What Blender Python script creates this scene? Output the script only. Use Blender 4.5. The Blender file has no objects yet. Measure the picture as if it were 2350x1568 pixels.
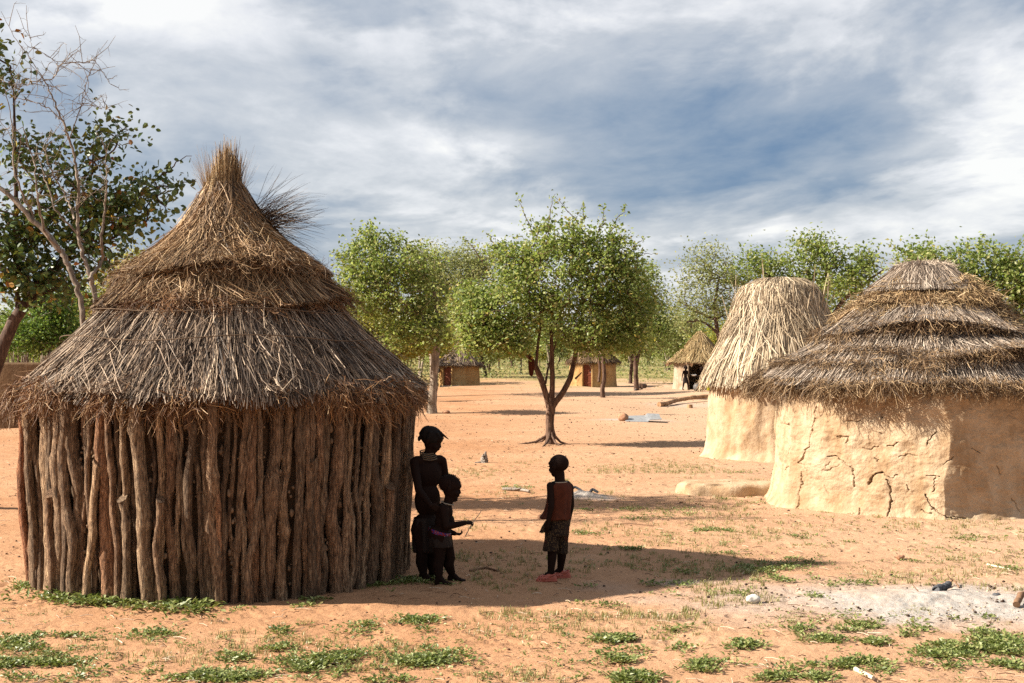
import bpy, bmesh, math, random
import numpy as np
from mathutils import Vector, Matrix
R = math.radians
rng = np.random.default_rng(11)
random.seed(11)
SC = bpy.context.scene
COL = SC.collection
F = 3100.0                      # focal length in the units of a 2350 px wide view
HZ = 808.0                      # horizon row, eye height 1.7 m

def at(px, py):                 # ground point seen at a pixel (used once, to lay the place out)
    y = 1.7 * F / (py - HZ)
    return np.array([(px - 1175.0) / F * y, y])

# ------------------------------------------------------------------ noise
_T = np.random.default_rng(5).random((256, 256))
def vnoise(x, y):
    xi = np.floor(x).astype(int); yi = np.floor(y).astype(int)
    fx = x - xi; fy = y - yi
    fx = fx * fx * (3 - 2 * fx); fy = fy * fy * (3 - 2 * fy)
    a = _T[xi % 256, yi % 256]; b = _T[(xi + 1) % 256, yi % 256]
    c = _T[xi % 256, (yi + 1) % 256]; d = _T[(xi + 1) % 256, (yi + 1) % 256]
    return (a * (1 - fx) + b * fx) * (1 - fy) + (c * (1 - fx) + d * fx) * fy - 0.5
def fbm(x, y, o=4):
    s = 0; a = 1.0
    for k in range(o):
        s = s + a * vnoise(x * 2 ** k + 17 * k, y * 2 ** k + 31 * k); a *= 0.5
    return s
def gz(x, y):                   # height of the ground
    x = np.asarray(x, float); y = np.asarray(y, float)
    d = np.hypot(x, y)
    a = np.clip((d - 22) / 18, 0, 1)
    return a * (0.42 * vnoise(x / 7.0 + 3, y / 5.0) + 0.16 * vnoise(x / 2.6, y / 2.2 + 9)) * np.clip(1.25 - d / 220, 0.35, 1)

# ------------------------------------------------------------------ object helpers
def thing(name, label, cat, loc=(0, 0, 0), group=None):
    o = bpy.data.objects.new(name, None); COL.objects.link(o)
    o.location = loc; o.empty_display_size = 0.2
    o['label'] = label; o['category'] = cat
    if group: o['group'] = group
    return o
def tag(o, label, cat, group=None, kind=None):
    o['label'] = label; o['category'] = cat
    if group: o['group'] = group
    if kind: o['kind'] = kind
    return o
def link_mesh(name, me, mat, parent=None, loc=None):
    o = bpy.data.objects.new(name, me); COL.objects.link(o)
    for m in (mat if isinstance(mat, (list, tuple)) else [mat]): me.materials.append(m)
    if parent is not None: o.parent = parent
    if loc is not None: o.location = loc
    return o
class Acc:                      # collects vertices, faces and a per-vertex number into ONE mesh
    def __init__(s): s.v = []; s.q = []; s.t = []; s.r = []; s.n = 0
    def add(s, v, q=None, t=None, rnd=0.5):
        v = np.asarray(v, float).reshape(-1, 3)
        if q is not None and len(q): s.q.append(np.asarray(q, int).reshape(-1, 4) + s.n)
        if t is not None and len(t): s.t.append(np.asarray(t, int).reshape(-1, 3) + s.n)
        s.v.append(v); s.r.append(np.broadcast_to(np.asarray(rnd, float), (len(v),)).copy()); s.n += len(v)
    def mesh(s, name, smooth=True):
        me = bpy.data.meshes.new(name)
        v = np.concatenate(s.v); q = np.concatenate(s.q) if s.q else np.zeros((0, 4), int)
        t = np.concatenate(s.t) if s.t else np.zeros((0, 3), int)
        me.vertices.add(len(v)); me.vertices.foreach_set('co', v.ravel())
        li = np.concatenate([q.ravel(), t.ravel()])
        me.loops.add(len(li)); me.loops.foreach_set('vertex_index', li)
        st = np.concatenate([np.arange(len(q)) * 4, len(q) * 4 + np.arange(len(t)) * 3])
        me.polygons.add(len(st)); me.polygons.foreach_set('loop_start', st)
        me.polygons.foreach_set('use_smooth', np.full(len(st), smooth))
        a = me.attributes.new('rnd', 'FLOAT', 'POINT'); a.data.foreach_set('value', np.concatenate(s.r))
        me.update(calc_edges=True); me.validate()
        return me
    def obj(s, name, mat, parent=None, loc=None, smooth=True):
        return link_mesh(name, s.mesh(name, smooth), mat, parent, loc)

def nrm(a): return a / np.maximum(np.linalg.norm(a, axis=-1, keepdims=True), 1e-9)
def ribbons(acc, P, W, side, rnd):
    """flat straws: P (n,k,3) points, W (n,k) widths, side (n,3)"""
    n, k, _ = P.shape
    off = side[:, None, :] * (W[:, :, None] * 0.5)
    V = np.stack([P - off, P + off], axis=2)            # n,k,2,3
    b = np.arange(n)[:, None] * (2 * k) + np.arange(k - 1)[None, :] * 2
    q = np.stack([b, b + 1, b + 3, b + 2], axis=-1)
    acc.add(V.reshape(-1, 3), q.reshape(-1, 4), rnd=np.repeat(rnd, 2 * k))
def tubes(acc, P, Rd, sides, rnd, cap=False):
    """round rods: P (n,k,3), Rd (n,k)"""
    n, k, _ = P.shape
    T = np.gradient(P, axis=1) if k > 2 else np.repeat((P[:, 1:] - P[:, :1]), k, axis=1)
    T = nrm(T); m = nrm(P[:, -1] - P[:, 0])
    ref = np.where(np.abs(m[:, 2:3]) > 0.9, np.array([[1.0, 0, 0]]), np.array([[0, 0, 1.0]]))[:, None, :]
    S = nrm(np.cross(T, ref)); B = np.cross(T, S)
    a = np.arange(sides) / sides * 2 * math.pi
    V = P[:, :, None, :] + Rd[:, :, None, None] * (np.cos(a)[None, None, :, None] * S[:, :, None, :] + np.sin(a)[None, None, :, None] * B[:, :, None, :])
    b = np.arange(n)[:, None, None] * (k * sides) + np.arange(k - 1)[None, :, None] * sides
    j = np.arange(sides)[None, None, :]; j2 = (j + 1) % sides
    q = np.stack([b + j, b + j2, b + sides + j2, b + sides + j], axis=-1)
    acc.add(V.reshape(-1, 3), q.reshape(-1, 4), rnd=np.repeat(np.broadcast_to(rnd, (n,)), k * sides))
    if cap:
        for e in (0, k - 1):
            c = np.concatenate([V[:, e].reshape(-1, 3), P[:, e]])
            i = np.arange(n)[:, None] * sides
            t = np.stack([i + np.arange(sides)[None], i + (np.arange(sides)[None] + 1) % sides, np.broadcast_to(n * sides + np.arange(n)[:, None], (n, sides))], axis=-1)
            acc.add(c, None, t.reshape(-1, 3), rnd=np.concatenate([np.repeat(np.broadcast_to(rnd, (n,)), sides), np.broadcast_to(rnd, (n,))]) if e == 0 else 0.98)
def loft(acc, rings, rnd=0.5, close=True, cap=(False, False)):
    """rings (k,m,3)"""
    Rg = np.asarray(rings, float); k, m, _ = Rg.shape
    b = np.arange(k - 1)[:, None] * m; j = np.arange(m if close else m - 1)[None, :]; j2 = (j + 1) % m
    q = np.stack([b + j, b + j2, b + m + j2, b + m + j], axis=-1).reshape(-1, 4)
    acc.add(Rg.reshape(-1, 3), q, rnd=rnd)
    for e, c in zip((0, k - 1), cap):
        if c:
            v = np.concatenate([Rg[e], Rg[e].mean(0)[None]])
            jj = np.arange(m)
            acc.add(v, None, np.stack([jj, (jj + 1) % m, np.full(m, m)], -1), rnd=rnd if np.isscalar(rnd) else 0.5)
def stones(acc, C, S, rnd, seed=0, sub=1):
    """lumpy stones: centres (n,3), sizes (n,3)"""
    bm = bmesh.new(); bmesh.ops.create_icosphere(bm, subdivisions=sub, radius=1)
    v = np.array([x.co[:] for x in bm.verts]); f = np.array([[w.index for w in x.verts] for x in bm.faces]); bm.free()
    g = np.random.default_rng(seed); n = len(C)
    d = 1 + 0.22 * (g.random((n, len(v))) - 0.5) * (1 if sub < 2 else 0.5)
    if sub >= 2:
        ph = g.random((n, 1, 3)) * 20
        d = d + 0.22 * (np.sin(v[None] * 2.6 + ph)).prod(-1)
    V = v[None] * d[:, :, None] * S[:, None, :]
    a = g.random(n) * 6.28; ca, sa = np.cos(a)[:, None], np.sin(a)[:, None]
    V = np.stack([V[..., 0] * ca - V[..., 1] * sa, V[..., 0] * sa + V[..., 1] * ca, V[..., 2]], -1) + C[:, None, :]
    t = (np.arange(n)[:, None, None] * len(v) + f[None]).reshape(-1, 3)
    acc.add(V.reshape(-1, 3), None, t, rnd=np.repeat(np.broadcast_to(rnd, (n,)), len(v)))

# ------------------------------------------------------------------ materials
def new_mat(name):
    m = bpy.data.materials.new(name); m.use_nodes = True
    nt = m.node_tree; nt.nodes.clear()
    out = nt.nodes.new('ShaderNodeOutputMaterial')
    b = nt.nodes.new('ShaderNodeBsdfPrincipled'); nt.links.new(b.outputs[0], out.inputs[0])
    b.inputs['Specular IOR Level'].default_value = 0.2
    return m, nt, b, out
def N(nt, typ, **kw):
    n = nt.nodes.new(typ)
    for k, v in kw.items():
        if k in n.inputs and not hasattr(n, k): n.inputs[k].default_value = v
        else: setattr(n, k, v)
    return n
def ramp(nt, fac, stops, interp='LINEAR'):
    r = nt.nodes.new('ShaderNodeValToRGB'); e = r.color_ramp.elements
    while len(e) < len(stops): e.new(0.5)
    for x, (p, c) in zip(e, stops): x.position = p; x.color = (*c, 1)
    r.color_ramp.interpolation = interp
    nt.links.new(fac, r.inputs[0]); return r.outputs[0]
def noise(nt, scale, detail=4, rough=0.6, stretch=None, coord='Object', dist=0.0, vec=None):
    n = nt.nodes.new('ShaderNodeTexNoise'); n.inputs['Scale'].default_value = scale
    n.inputs['Detail'].default_value = detail; n.inputs['Roughness'].default_value = rough
    n.inputs['Distortion'].default_value = dist
    if vec is None:
        tc = nt.nodes.new('ShaderNodeTexCoord'); vec = tc.outputs[coord]
    if stretch:
        mp = nt.nodes.new('ShaderNodeMapping'); mp.inputs['Scale'].default_value = stretch
        nt.links.new(vec, mp.inputs[0]); vec = mp.outputs[0]
    nt.links.new(vec, n.inputs['Vector']); return n.outputs['Fac']
def math_(nt, op, a, b=None, c=None, clamp=False):
    m = nt.nodes.new('ShaderNodeMath'); m.operation = op; m.use_clamp = clamp
    for i, x in enumerate((a, b, c)):
        if x is None: continue
        if isinstance(x, (int, float)): m.inputs[i].default_value = x
        else: nt.links.new(x, m.inputs[i])
    return m.outputs[0]
def mix(nt, fac, a, b, mode='MIX'):
    m = nt.nodes.new('ShaderNodeMix'); m.data_type = 'RGBA'; m.blend_type = mode
    for i, x in ((0, fac), (6, a), (7, b)):
        if isinstance(x, (int, float)): m.inputs[i].default_value = x
        elif isinstance(x, tuple): m.inputs[i].default_value = (*x, 1)
        else: nt.links.new(x, m.inputs[i])
    return m.outputs[2]
def bump(nt, bsdf, h, strength=0.5, dist=0.02):
    b = nt.nodes.new('ShaderNodeBump'); b.inputs['Strength'].default_value = strength; b.inputs['Distance'].default_value = dist
    nt.links.new(h, b.inputs['Height']); nt.links.new(b.outputs[0], bsdf.inputs['Normal']); return b
def attr(nt, name='rnd'):
    a = nt.nodes.new('ShaderNodeAttribute'); a.attribute_name = name; return a.outputs['Fac']

def straw_mat(name, stops, big=None):
    m, nt, b, o = new_mat(name)
    c = ramp(nt, attr(nt), stops)
    v = noise(nt, 2.2, 3)
    c = mix(nt, 1.0, c, ramp(nt, v, [(0.3, (0.62, 0.58, 0.55)), (0.7, (1.15, 1.1, 1.05))]), 'MULTIPLY')
    nt.links.new(c, b.inputs['Base Color']); b.inputs['Roughness'].default_value = 0.6
    b.inputs['Specular IOR Level'].default_value = 0.25
    return m
def leaf_mat(name, stops, trans=0.35, tcol=(0.20, 0.26, 0.03), rough=0.45, spec=0.35):
    m, nt, b, o = new_mat(name)
    c = ramp(nt, attr(nt), stops)
    nt.links.new(c, b.inputs['Base Color']); b.inputs['Roughness'].default_value = rough
    b.inputs['Specular IOR Level'].default_value = spec
    t = nt.nodes.new('ShaderNodeBsdfTranslucent')
    tc = mix(nt, 0.5, c, tcol); nt.links.new(tc, t.inputs[0])
    mx = nt.nodes.new('ShaderNodeMixShader'); mx.inputs[0].default_value = trans
    nt.links.new(b.outputs[0], mx.inputs[1]); nt.links.new(t.outputs[0], mx.inputs[2])
    nt.links.new(mx.outputs[0], o.inputs[0]); return m
def bark_mat(name, c0, c1, c2, scale=60, str_=0.7, dist=0.012, stretch=(1, 1, 0.16), rand=0.0):
    m, nt, b, o = new_mat(name)
    n1 = noise(nt, scale, 5, 0.7, stretch, dist=0.6); n2 = noise(nt, 5, 3)
    c = ramp(nt, n1, [(0.32, c0), (0.5, c1), (0.72, c2)])
    c = mix(nt, 1.0, c, ramp(nt, n2, [(0.3, (0.7, 0.66, 0.62)), (0.7, (1.2, 1.15, 1.1))]), 'MULTIPLY')
    if rand:
        oi = nt.nodes.new('ShaderNodeObjectInfo')
        tint = ramp(nt, oi.outputs['Random'], [(0.0, (0.60, 0.54, 0.50)), (0.35, (1, 0.96, 0.9)), (0.6, (1.1, 0.92, 0.80)), (0.8, (1.4, 1.35, 1.25)), (0.95, (1.9, 1.75, 1.5)), (1, (1.35, 0.85, 0.66))])
        c = mix(nt, 1.0, c, tint, 'MULTIPLY')
    nt.links.new(c, b.inputs['Base Color']); b.inputs['Roughness'].default_value = 0.85
    bump(nt, b, n1, str_, dist); return m
def plain(name, col, rough=0.8, nscale=20, var=0.25, bstr=0.2, bdist=0.01, spec=0.2):
    m, nt, b, o = new_mat(name)
    n = noise(nt, nscale, 5)
    c = mix(nt, 1.0, tuple(col), ramp(nt, n, [(0.25, (1 - var,) * 3), (0.75, (1 + var,) * 3)]), 'MULTIPLY')
    nt.links.new(c, b.inputs['Base Color']); b.inputs['Roughness'].default_value = rough
    b.inputs['Specular IOR Level'].default_value = spec
    if bstr: bump(nt, b, n, bstr, bdist)
    return m
M = {}
# straw: dark gaps to pale stems
M['straw_grey'] = straw_mat('straw_grey', [(0, (0.028, 0.018, 0.012)), (0.3, (0.095, 0.064, 0.042)), (0.7, (0.28, 0.205, 0.145)), (1, (0.54, 0.43, 0.315))])
M['straw_brown'] = straw_mat('straw_brown', [(0, (0.03, 0.017, 0.009)), (0.35, (0.13, 0.075, 0.036)), (0.75, (0.33, 0.215, 0.115)), (1, (0.52, 0.38, 0.22))])
M['straw_root'] = straw_mat('straw_root', [(0, (0.03, 0.015, 0.007)), (0.4, (0.13, 0.060, 0.026)), (0.8, (0.29, 0.155, 0.065)), (1, (0.42, 0.29, 0.16))])
M['straw_gold'] = straw_mat('straw_gold', [(0, (0.05, 0.03, 0.015)), (0.35, (0.20, 0.13, 0.062)), (0.75, (0.42, 0.30, 0.155)), (1, (0.58, 0.45, 0.28))])
M['straw_dun'] = straw_mat('straw_dun', [(0, (0.022, 0.014, 0.008)), (0.4, (0.115, 0.070, 0.036)), (0.8, (0.28, 0.185, 0.098)), (1, (0.44, 0.32, 0.185))])
M['straw_silver'] = straw_mat('straw_silver', [(0, (0.06, 0.048, 0.040)), (0.35, (0.19, 0.148, 0.115)), (0.75, (0.39, 0.32, 0.255)), (1, (0.52, 0.46, 0.39))])
M['reed'] = straw_mat('reed', [(0, (0.07, 0.05, 0.032)), (0.3, (0.24, 0.18, 0.115)), (0.7, (0.50, 0.41, 0.28)), (1, (0.66, 0.56, 0.42))])
M['yellow_thatch'] = straw_mat('yellow_thatch', [(0, (0.08, 0.05, 0.015)), (0.35, (0.27, 0.185, 0.085)), (0.75, (0.45, 0.335, 0.165)), (1, (0.55, 0.44, 0.255))])
M['pole_bark'] = bark_mat('pole_bark', (0.020, 0.013, 0.009), (0.172, 0.120, 0.082), (0.44, 0.342, 0.24), rand=1, str_=1.0, dist=0.03, scale=85)
M['cut_wood'] = plain('cut_wood', (0.42, 0.29, 0.16), 0.8, 60, 0.25)
M['bark_dark'] = bark_mat('bark_dark', (0.025, 0.016, 0.012), (0.075, 0.047, 0.035), (0.16, 0.105, 0.08), 40)
M['bark_red'] = bark_mat('bark_red', (0.025, 0.014, 0.010), (0.095, 0.055, 0.038), (0.21, 0.14, 0.10), 26)
M['bark_grey'] = bark_mat('bark_grey', (0.08, 0.06, 0.045), (0.22, 0.18, 0.14), (0.42, 0.36, 0.29), 16)
M['bark_pale'] = bark_mat('bark_pale', (0.07, 0.055, 0.045), (0.19, 0.158, 0.128), (0.36, 0.31, 0.26), 40)
M['leaf_mid'] = leaf_mat('leaf_mid', [(0, (0.065, 0.105, 0.018)), (0.45, (0.165, 0.235, 0.05)), (0.78, (0.34, 0.385, 0.14)), (0.96, (0.45, 0.42, 0.18)), (1, (0.45, 0.28, 0.05))], trans=.56, tcol=(.26,.30,.045))
M['leaf_grey'] = leaf_mat('leaf_grey', [(0, (0.07, 0.095, 0.024)), (0.45, (0.19, 0.22, 0.07)), (0.85, (0.34, 0.35, 0.16)), (1, (0.44, 0.40, 0.21))], trans=.5, tcol=(0.27, 0.29, 0.08))
M['leaf_yellow'] = leaf_mat('leaf_yellow', [(0, (0.08, 0.10, 0.015)), (0.45, (0.215, 0.22, 0.032)), (0.85, (0.36, 0.335, 0.075)), (1, (0.46, 0.32, 0.055))], trans=.5, tcol=(0.32, 0.30, 0.035))
M['leaf_bush'] = leaf_mat('leaf_bush', [(0, (0.04, 0.09, 0.012)), (0.5, (0.095, 0.18, 0.026)), (0.9, (0.19, 0.27, 0.06)), (1, (0.28, 0.29, 0.07))], trans=.4)
M['leaf_big'] = leaf_mat('leaf_big', [(0, (0.028, 0.055, 0.012)), (0.5, (0.060, 0.105, 0.02)), (0.90, (0.13, 0.16, 0.03)), (0.96, (0.26, 0.19, 0.02)), (1, (0.26, 0.075, 0.012))], trans=0.22, tcol=(0.10, 0.12, 0.015), spec=0.5)
M['weed'] = leaf_mat('weed', [(0, (0.07, 0.10, 0.02)), (0.5, (0.165, 0.19, 0.052)), (0.9, (0.29, 0.30, 0.115)), (1, (0.24, 0.13, 0.06))], trans=0.25)
M['dry_grass'] = leaf_mat('dry_grass', [(0, (0.12, 0.12, 0.03)), (0.5, (0.26, 0.235, 0.085)), (1, (0.42, 0.36, 0.17))], trans=0.25, tcol=(0.28, 0.25, 0.08))
M['litter'] = straw_mat('litter', [(0, (0.03, 0.018, 0.012)), (0.5, (0.16, 0.085, 0.045)), (0.8, (0.33, 0.19, 0.10)), (1, (0.62, 0.52, 0.40))])
M['stone'] = plain('stone', (0.19, 0.125, 0.078), 0.9, 25, 0.3, 0.4)
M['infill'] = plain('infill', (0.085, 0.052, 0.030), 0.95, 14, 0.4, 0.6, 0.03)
M['rock_red'] = plain('rock_red', (0.32, 0.17, 0.10), 0.9, 18, 0.35, 0.5)
M['white_stone'] = plain('white_stone', (0.55, 0.51, 0.45), 0.9, 25, 0.15, 0.4)
M['charcoal'] = plain('charcoal', (0.07, 0.07, 0.075), 0.7, 45, 0.4, 0.6)
M['ash'] = plain('ash', (0.42, 0.40, 0.37), 1.0, 40, 0.18, 0.6, 0.02)
M['grey_wood'] = bark_mat('grey_wood', (0.10, 0.085, 0.07), (0.22, 0.19, 0.165), (0.36, 0.32, 0.28), 40)
M['log_wood'] = bark_mat('log_wood', (0.16, 0.085, 0.045), (0.36, 0.22, 0.125), (0.52, 0.36, 0.23), 14)
M['red_door'] = plain('red_door', (0.16, 0.045, 0.022), 0.6, 12, 0.35, 0.2)
M['door_void'] = plain('door_void', (0.012, 0.010, 0.008), 1, 5, 0.1, 0)
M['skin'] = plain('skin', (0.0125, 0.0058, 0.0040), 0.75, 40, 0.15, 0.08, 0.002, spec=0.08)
M['hair'] = plain('hair', (0.007, 0.005, 0.0045), 0.9, 160, 0.3, 0.5, 0.004)
M['shirt'] = plain('shirt', (0.062, 0.015, 0.006), 0.9, 30, 0.35, 0.3, 0.004)
M['leather'] = plain('leather', (0.014, 0.008, 0.006), 0.7, 30, 0.3, 0.3, 0.004)
M['clog'] = plain('clog', (0.33, 0.075, 0.045), 0.5, 15, 0.12, 0.05, 0.003, spec=0.4)
M['clog_dark'] = plain('clog_dark', (0.10, 0.03, 0.02), 0.7, 15, 0.1, 0)
M['shell'] = plain('shell', (0.30, 0.25, 0.19), 0.6, 220, 0.45, 0.4, 0.003)
M['brass_ring'] = plain('brass_ring', (0.10, 0.075, 0.05), 0.6, 220, 0.5, 0.4, 0.003)
M['white_enamel'] = plain('white_enamel', (0.80, 0.80, 0.80), 0.35, 12, 0.05, 0, spec=0.5)
M['yellow_plastic'] = plain('yellow_plastic', (0.55, 0.60, 0.03), 0.4, 12, 0.1, 0, spec=0.5)
M['sheet_metal'] = plain('sheet_metal', (0.20, 0.20, 0.20), 0.55, 18, 0.35, 0.15, spec=0.5)
M['sooty_metal'] = plain('sooty_metal', (0.10, 0.09, 0.085), 0.6, 22, 0.5, 0.2)
M['lashing'] = plain('lashing', (0.10, 0.065, 0.04), 0.9, 40, 0.3, 0)
M['twig'] = plain('twig', (0.17, 0.095, 0.055), 0.9, 50, 0.35, 0.3, 0.004)
M['pale_twig'] = plain('pale_twig', (0.50, 0.42, 0.31), 0.9, 50, 0.25, 0.3, 0.004)

def mud_mat(name, c_lo, c_mid, c_hi, scale=3.0):
    m, nt, b, o = new_mat(name)
    n1 = noise(nt, scale, 6, 0.65); n2 = noise(nt, 28, 6, 0.7); n3 = noise(nt, 6, 4, 0.6, (1, 1, 0.22))
    c = ramp(nt, n1, [(0.3, c_lo), (0.5, c_mid), (0.7, c_hi)])
    c = mix(nt, 1.0, c, ramp(nt, n2, [(0.3, (0.86, 0.84, 0.82)), (0.7, (1.08, 1.08, 1.06))]), 'MULTIPLY')
    c = mix(nt, 1.0, c, ramp(nt, n3, [(0.3, (0.84, 0.78, 0.70)), (0.6, (1.04, 1.04, 1.04))]), 'MULTIPLY')
    nt.links.new(c, b.inputs['Base Color']); b.inputs['Roughness'].default_value = 0.95
    b.inputs['Specular IOR Level'].default_value = 0.1
    h = math_(nt, 'ADD', math_(nt, 'MULTIPLY', n2, 0.35), n1)
    bump(nt, b, h, 0.8, 0.045); return m
M['mud'] = mud_mat('mud', (0.30, 0.195, 0.112), (0.39, 0.282, 0.185), (0.44, 0.345, 0.245))
M['mud_orange'] = mud_mat('mud_orange', (0.29, 0.16, 0.065), (0.37, 0.235, 0.105), (0.43, 0.30, 0.15))
M['mud_white'] = mud_mat('mud_white', (0.24, 0.165, 0.11), (0.34, 0.265, 0.20), (0.41, 0.345, 0.275))
M['mud_shaded'] = mud_mat('mud_shaded', (0.08, 0.046, 0.025), (0.12, 0.072, 0.040), (0.15, 0.095, 0.056))  # mud darkened so the house's shade sits in its colour
# ------------------------------------------------------------------ ground
def build_ground():
    # one polar sheet round the viewpoint's foot: fine where the photograph looks, coarse elsewhere
    a_f = np.linspace(R(-27), R(27), 900); a_o = np.linspace(R(27), R(333), 92)[1:-1]
    ang = np.concatenate([a_f, a_o])
    r1 = np.geomspace(5.5, 30, 620); r2 = np.geomspace(30, 260, 240)[1:]; r3 = np.geomspace(260, 6000, 24)[1:]
    rad = np.concatenate([[0.3, 1.5, 3.0, 4.5], r1, r2, r3])
    A, Q = np.meshgrid(ang, rad)
    X = np.sin(A) * Q; Y = np.cos(A) * Q
    Z = gz(X, Y)
    near = np.clip((34 - Q) / 14, 0, 1)
    soft = 0.010 * fbm(X * 3.2, Y * 3.2, 4) + 0.020 * vnoise(X * 0.9, Y * 0.9) * 0.6
    dents = np.minimum(0, fbm(X * 7.0 + 40, Y * 7.0 + 11, 3) + 0.24) * 0.045
    fine = 0.005 * fbm(X * 19, Y * 19, 2)
    Z = Z + near * (soft + dents + fine)
    for (cx, cy, rx, ry, h) in ASH_MOUNDS:
        d = ((X - cx) / rx) ** 2 + ((Y - cy) / ry) ** 2
        Z = Z + h * np.exp(-d * 1.6) * (1 + 0.9 * fbm(X * 9, Y * 9, 3))
    acc = Acc()
    k, m = A.shape
    b = np.arange(k - 1)[:, None] * m; j = np.arange(m)[None, :]; j2 = (j + 1) % m
    q = np.stack([b + j2, b + j, b + m + j, b + m + j2], -1).reshape(-1, 4)
    V = np.stack([X, Y, Z], -1).reshape(-1, 3)
    acc.add(V, q, None, rnd=ash_mask(V[:, 0], V[:, 1]))
    n0 = len(V); acc.add([[0, 0, 0]], None, None, 0)
    acc.t.append(np.stack([np.arange(m), (np.arange(m) + 1) % m, np.full(m, n0)], -1)[:, ::-1])
    o = acc.obj('ground', ground_mat()); o['kind'] = 'structure'
    return o
BIG_ASH = at(2160, 1385); FAR_ASH = at(1345, 1140); MID_ASH = at(1460, 962); SMALL_ASH = at(1560, 1338)
ASH_MOUNDS = [(BIG_ASH[0] - 0.1, BIG_ASH[1] + 0.15, 0.95, 0.45, 0.035), (FAR_ASH[0], FAR_ASH[1], 0.24, 0.20, 0.085), (FAR_ASH[0] - .35, FAR_ASH[1], 0.25, 0.20, 0.03)]
def ash_mask(x, y):
    w = 0.55 * fbm(x * 1.6, y * 1.6, 4); w2 = 0.4 * fbm(x * 4, y * 4 + 7, 4)
    def blob(c, rx, ry, k=1.0): return np.clip(1.55 - np.sqrt(((x - c[0]) / rx) ** 2 + ((y - c[1]) / ry) ** 2) * 1.25 + w + w2, 0, 1) * k
    m = blob(BIG_ASH, 1.2, 0.8); m = np.maximum(m, blob(BIG_ASH + [0.9, -0.25], 1.1, 0.75, .85)); m = np.maximum(m, blob(BIG_ASH + [-.5, 0.05], 1.7, 0.9, .5))
    m = np.maximum(m, blob(SMALL_ASH, 0.30, 0.17, 0.5))
    m = np.maximum(m, blob(FAR_ASH, 0.42, 0.34, 0.95)); m = np.maximum(m, blob(MID_ASH, 1.0, 0.8, .8))
    m = np.maximum(m, blob(at(1560, 925), 1.2, 1.0, .4)); m = np.maximum(m, blob(at(1035, 885), 1.1, 2, .6))
    return m
def ground_mat():
    m, nt, b, o = new_mat('sandy_ground')
    tc = nt.nodes.new('ShaderNodeTexCoord'); P = tc.outputs['Object']
    n1 = noise(nt, 0.35, 5, vec=P); n2 = noise(nt, 3.0, 6, 0.65, vec=P); n3 = noise(nt, 26, 6, 0.7, vec=P); n4 = noise(nt, 110, 3, 0.6, vec=P)
    c = ramp(nt, n1, [(0.32, (0.340, 0.178, 0.094)), (0.52, (0.382, 0.212, 0.118)), (0.72, (0.41, 0.247, 0.148))])
    c = mix(nt, 1.0, c, ramp(nt, n2, [(0.28, (0.86, 0.83, 0.80)), (0.70, (1.08, 1.08, 1.08))]), 'MULTIPLY')
    c = mix(nt, 1.0, c, ramp(nt, n3, [(0.28, (0.80, 0.77, 0.74)), (0.50, (1, 1, 1)), (0.75, (1.12, 1.12, 1.12))]), 'MULTIPLY')
    # dark specks of dung, bark and gravel
    sp = ramp(nt, n4, [(0.30, (0.45, 0.40, 0.36)), (0.40, (1, 1, 1))])
    c = mix(nt, 1.0, c, sp, 'MULTIPLY')
    sep = nt.nodes.new('ShaderNodeSeparateXYZ'); nt.links.new(P, sep.inputs[0])
    # to the right and further off the soil is paler and thinly grassed
    fx = math_(nt, 'MULTIPLY', math_(nt, 'ADD', sep.outputs[0], math_(nt, 'MULTIPLY', sep.outputs[1], 0.03)), 0.16, clamp=True)
    c = mix(nt, math_(nt, 'MULTIPLY', fx, 0.55), c, (0.425, 0.312, 0.220))
    g = math_(nt, 'ADD', math_(nt, 'MULTIPLY', sep.outputs[1], 0.035), -2.15)
    ng = noise(nt, 0.22, 4, 0.6, vec=P)
    g = math_(nt, 'ADD', g, math_(nt, 'MULTIPLY', math_(nt, 'SUBTRACT', ng, 0.5), 3.2), clamp=True)
    gr = ramp(nt, n2, [(0.3, (0.15, 0.13, 0.042)), (0.7, (0.28, 0.235, 0.095))])
    c = mix(nt, math_(nt, 'MULTIPLY', g, 0.85), c, gr)
    ash = mix(nt, n3, (0.24, 0.215, 0.19), (0.44, 0.405, 0.37))
    am = math_(nt, 'MULTIPLY', attr(nt), ramp_v(nt, n3, 0.25, 0.55), clamp=True)
    c = mix(nt, am, c, ash)
    nt.links.new(c, b.inputs['Base Color']); b.inputs['Roughness'].default_value = 1.0
    b.inputs['Specular IOR Level'].default_value = 0.05
    h = math_(nt, 'ADD', math_(nt, 'MULTIPLY', n3, 0.5), math_(nt, 'ADD', math_(nt, 'MULTIPLY', n2, 1.2), math_(nt, 'MULTIPLY', n4, 0.16)))
    bump(nt, b, h, 0.65, 0.035); return m
def ramp_v(nt, f, a, b):
    m = nt.nodes.new('ShaderNodeMapRange'); m.inputs[1].default_value = a; m.inputs[2].default_value = b
    m.inputs[3].default_value = 0.55; m.inputs[4].default_value = 1.0
    nt.links.new(f, m.inputs[0]); return m.outputs[0]

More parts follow.
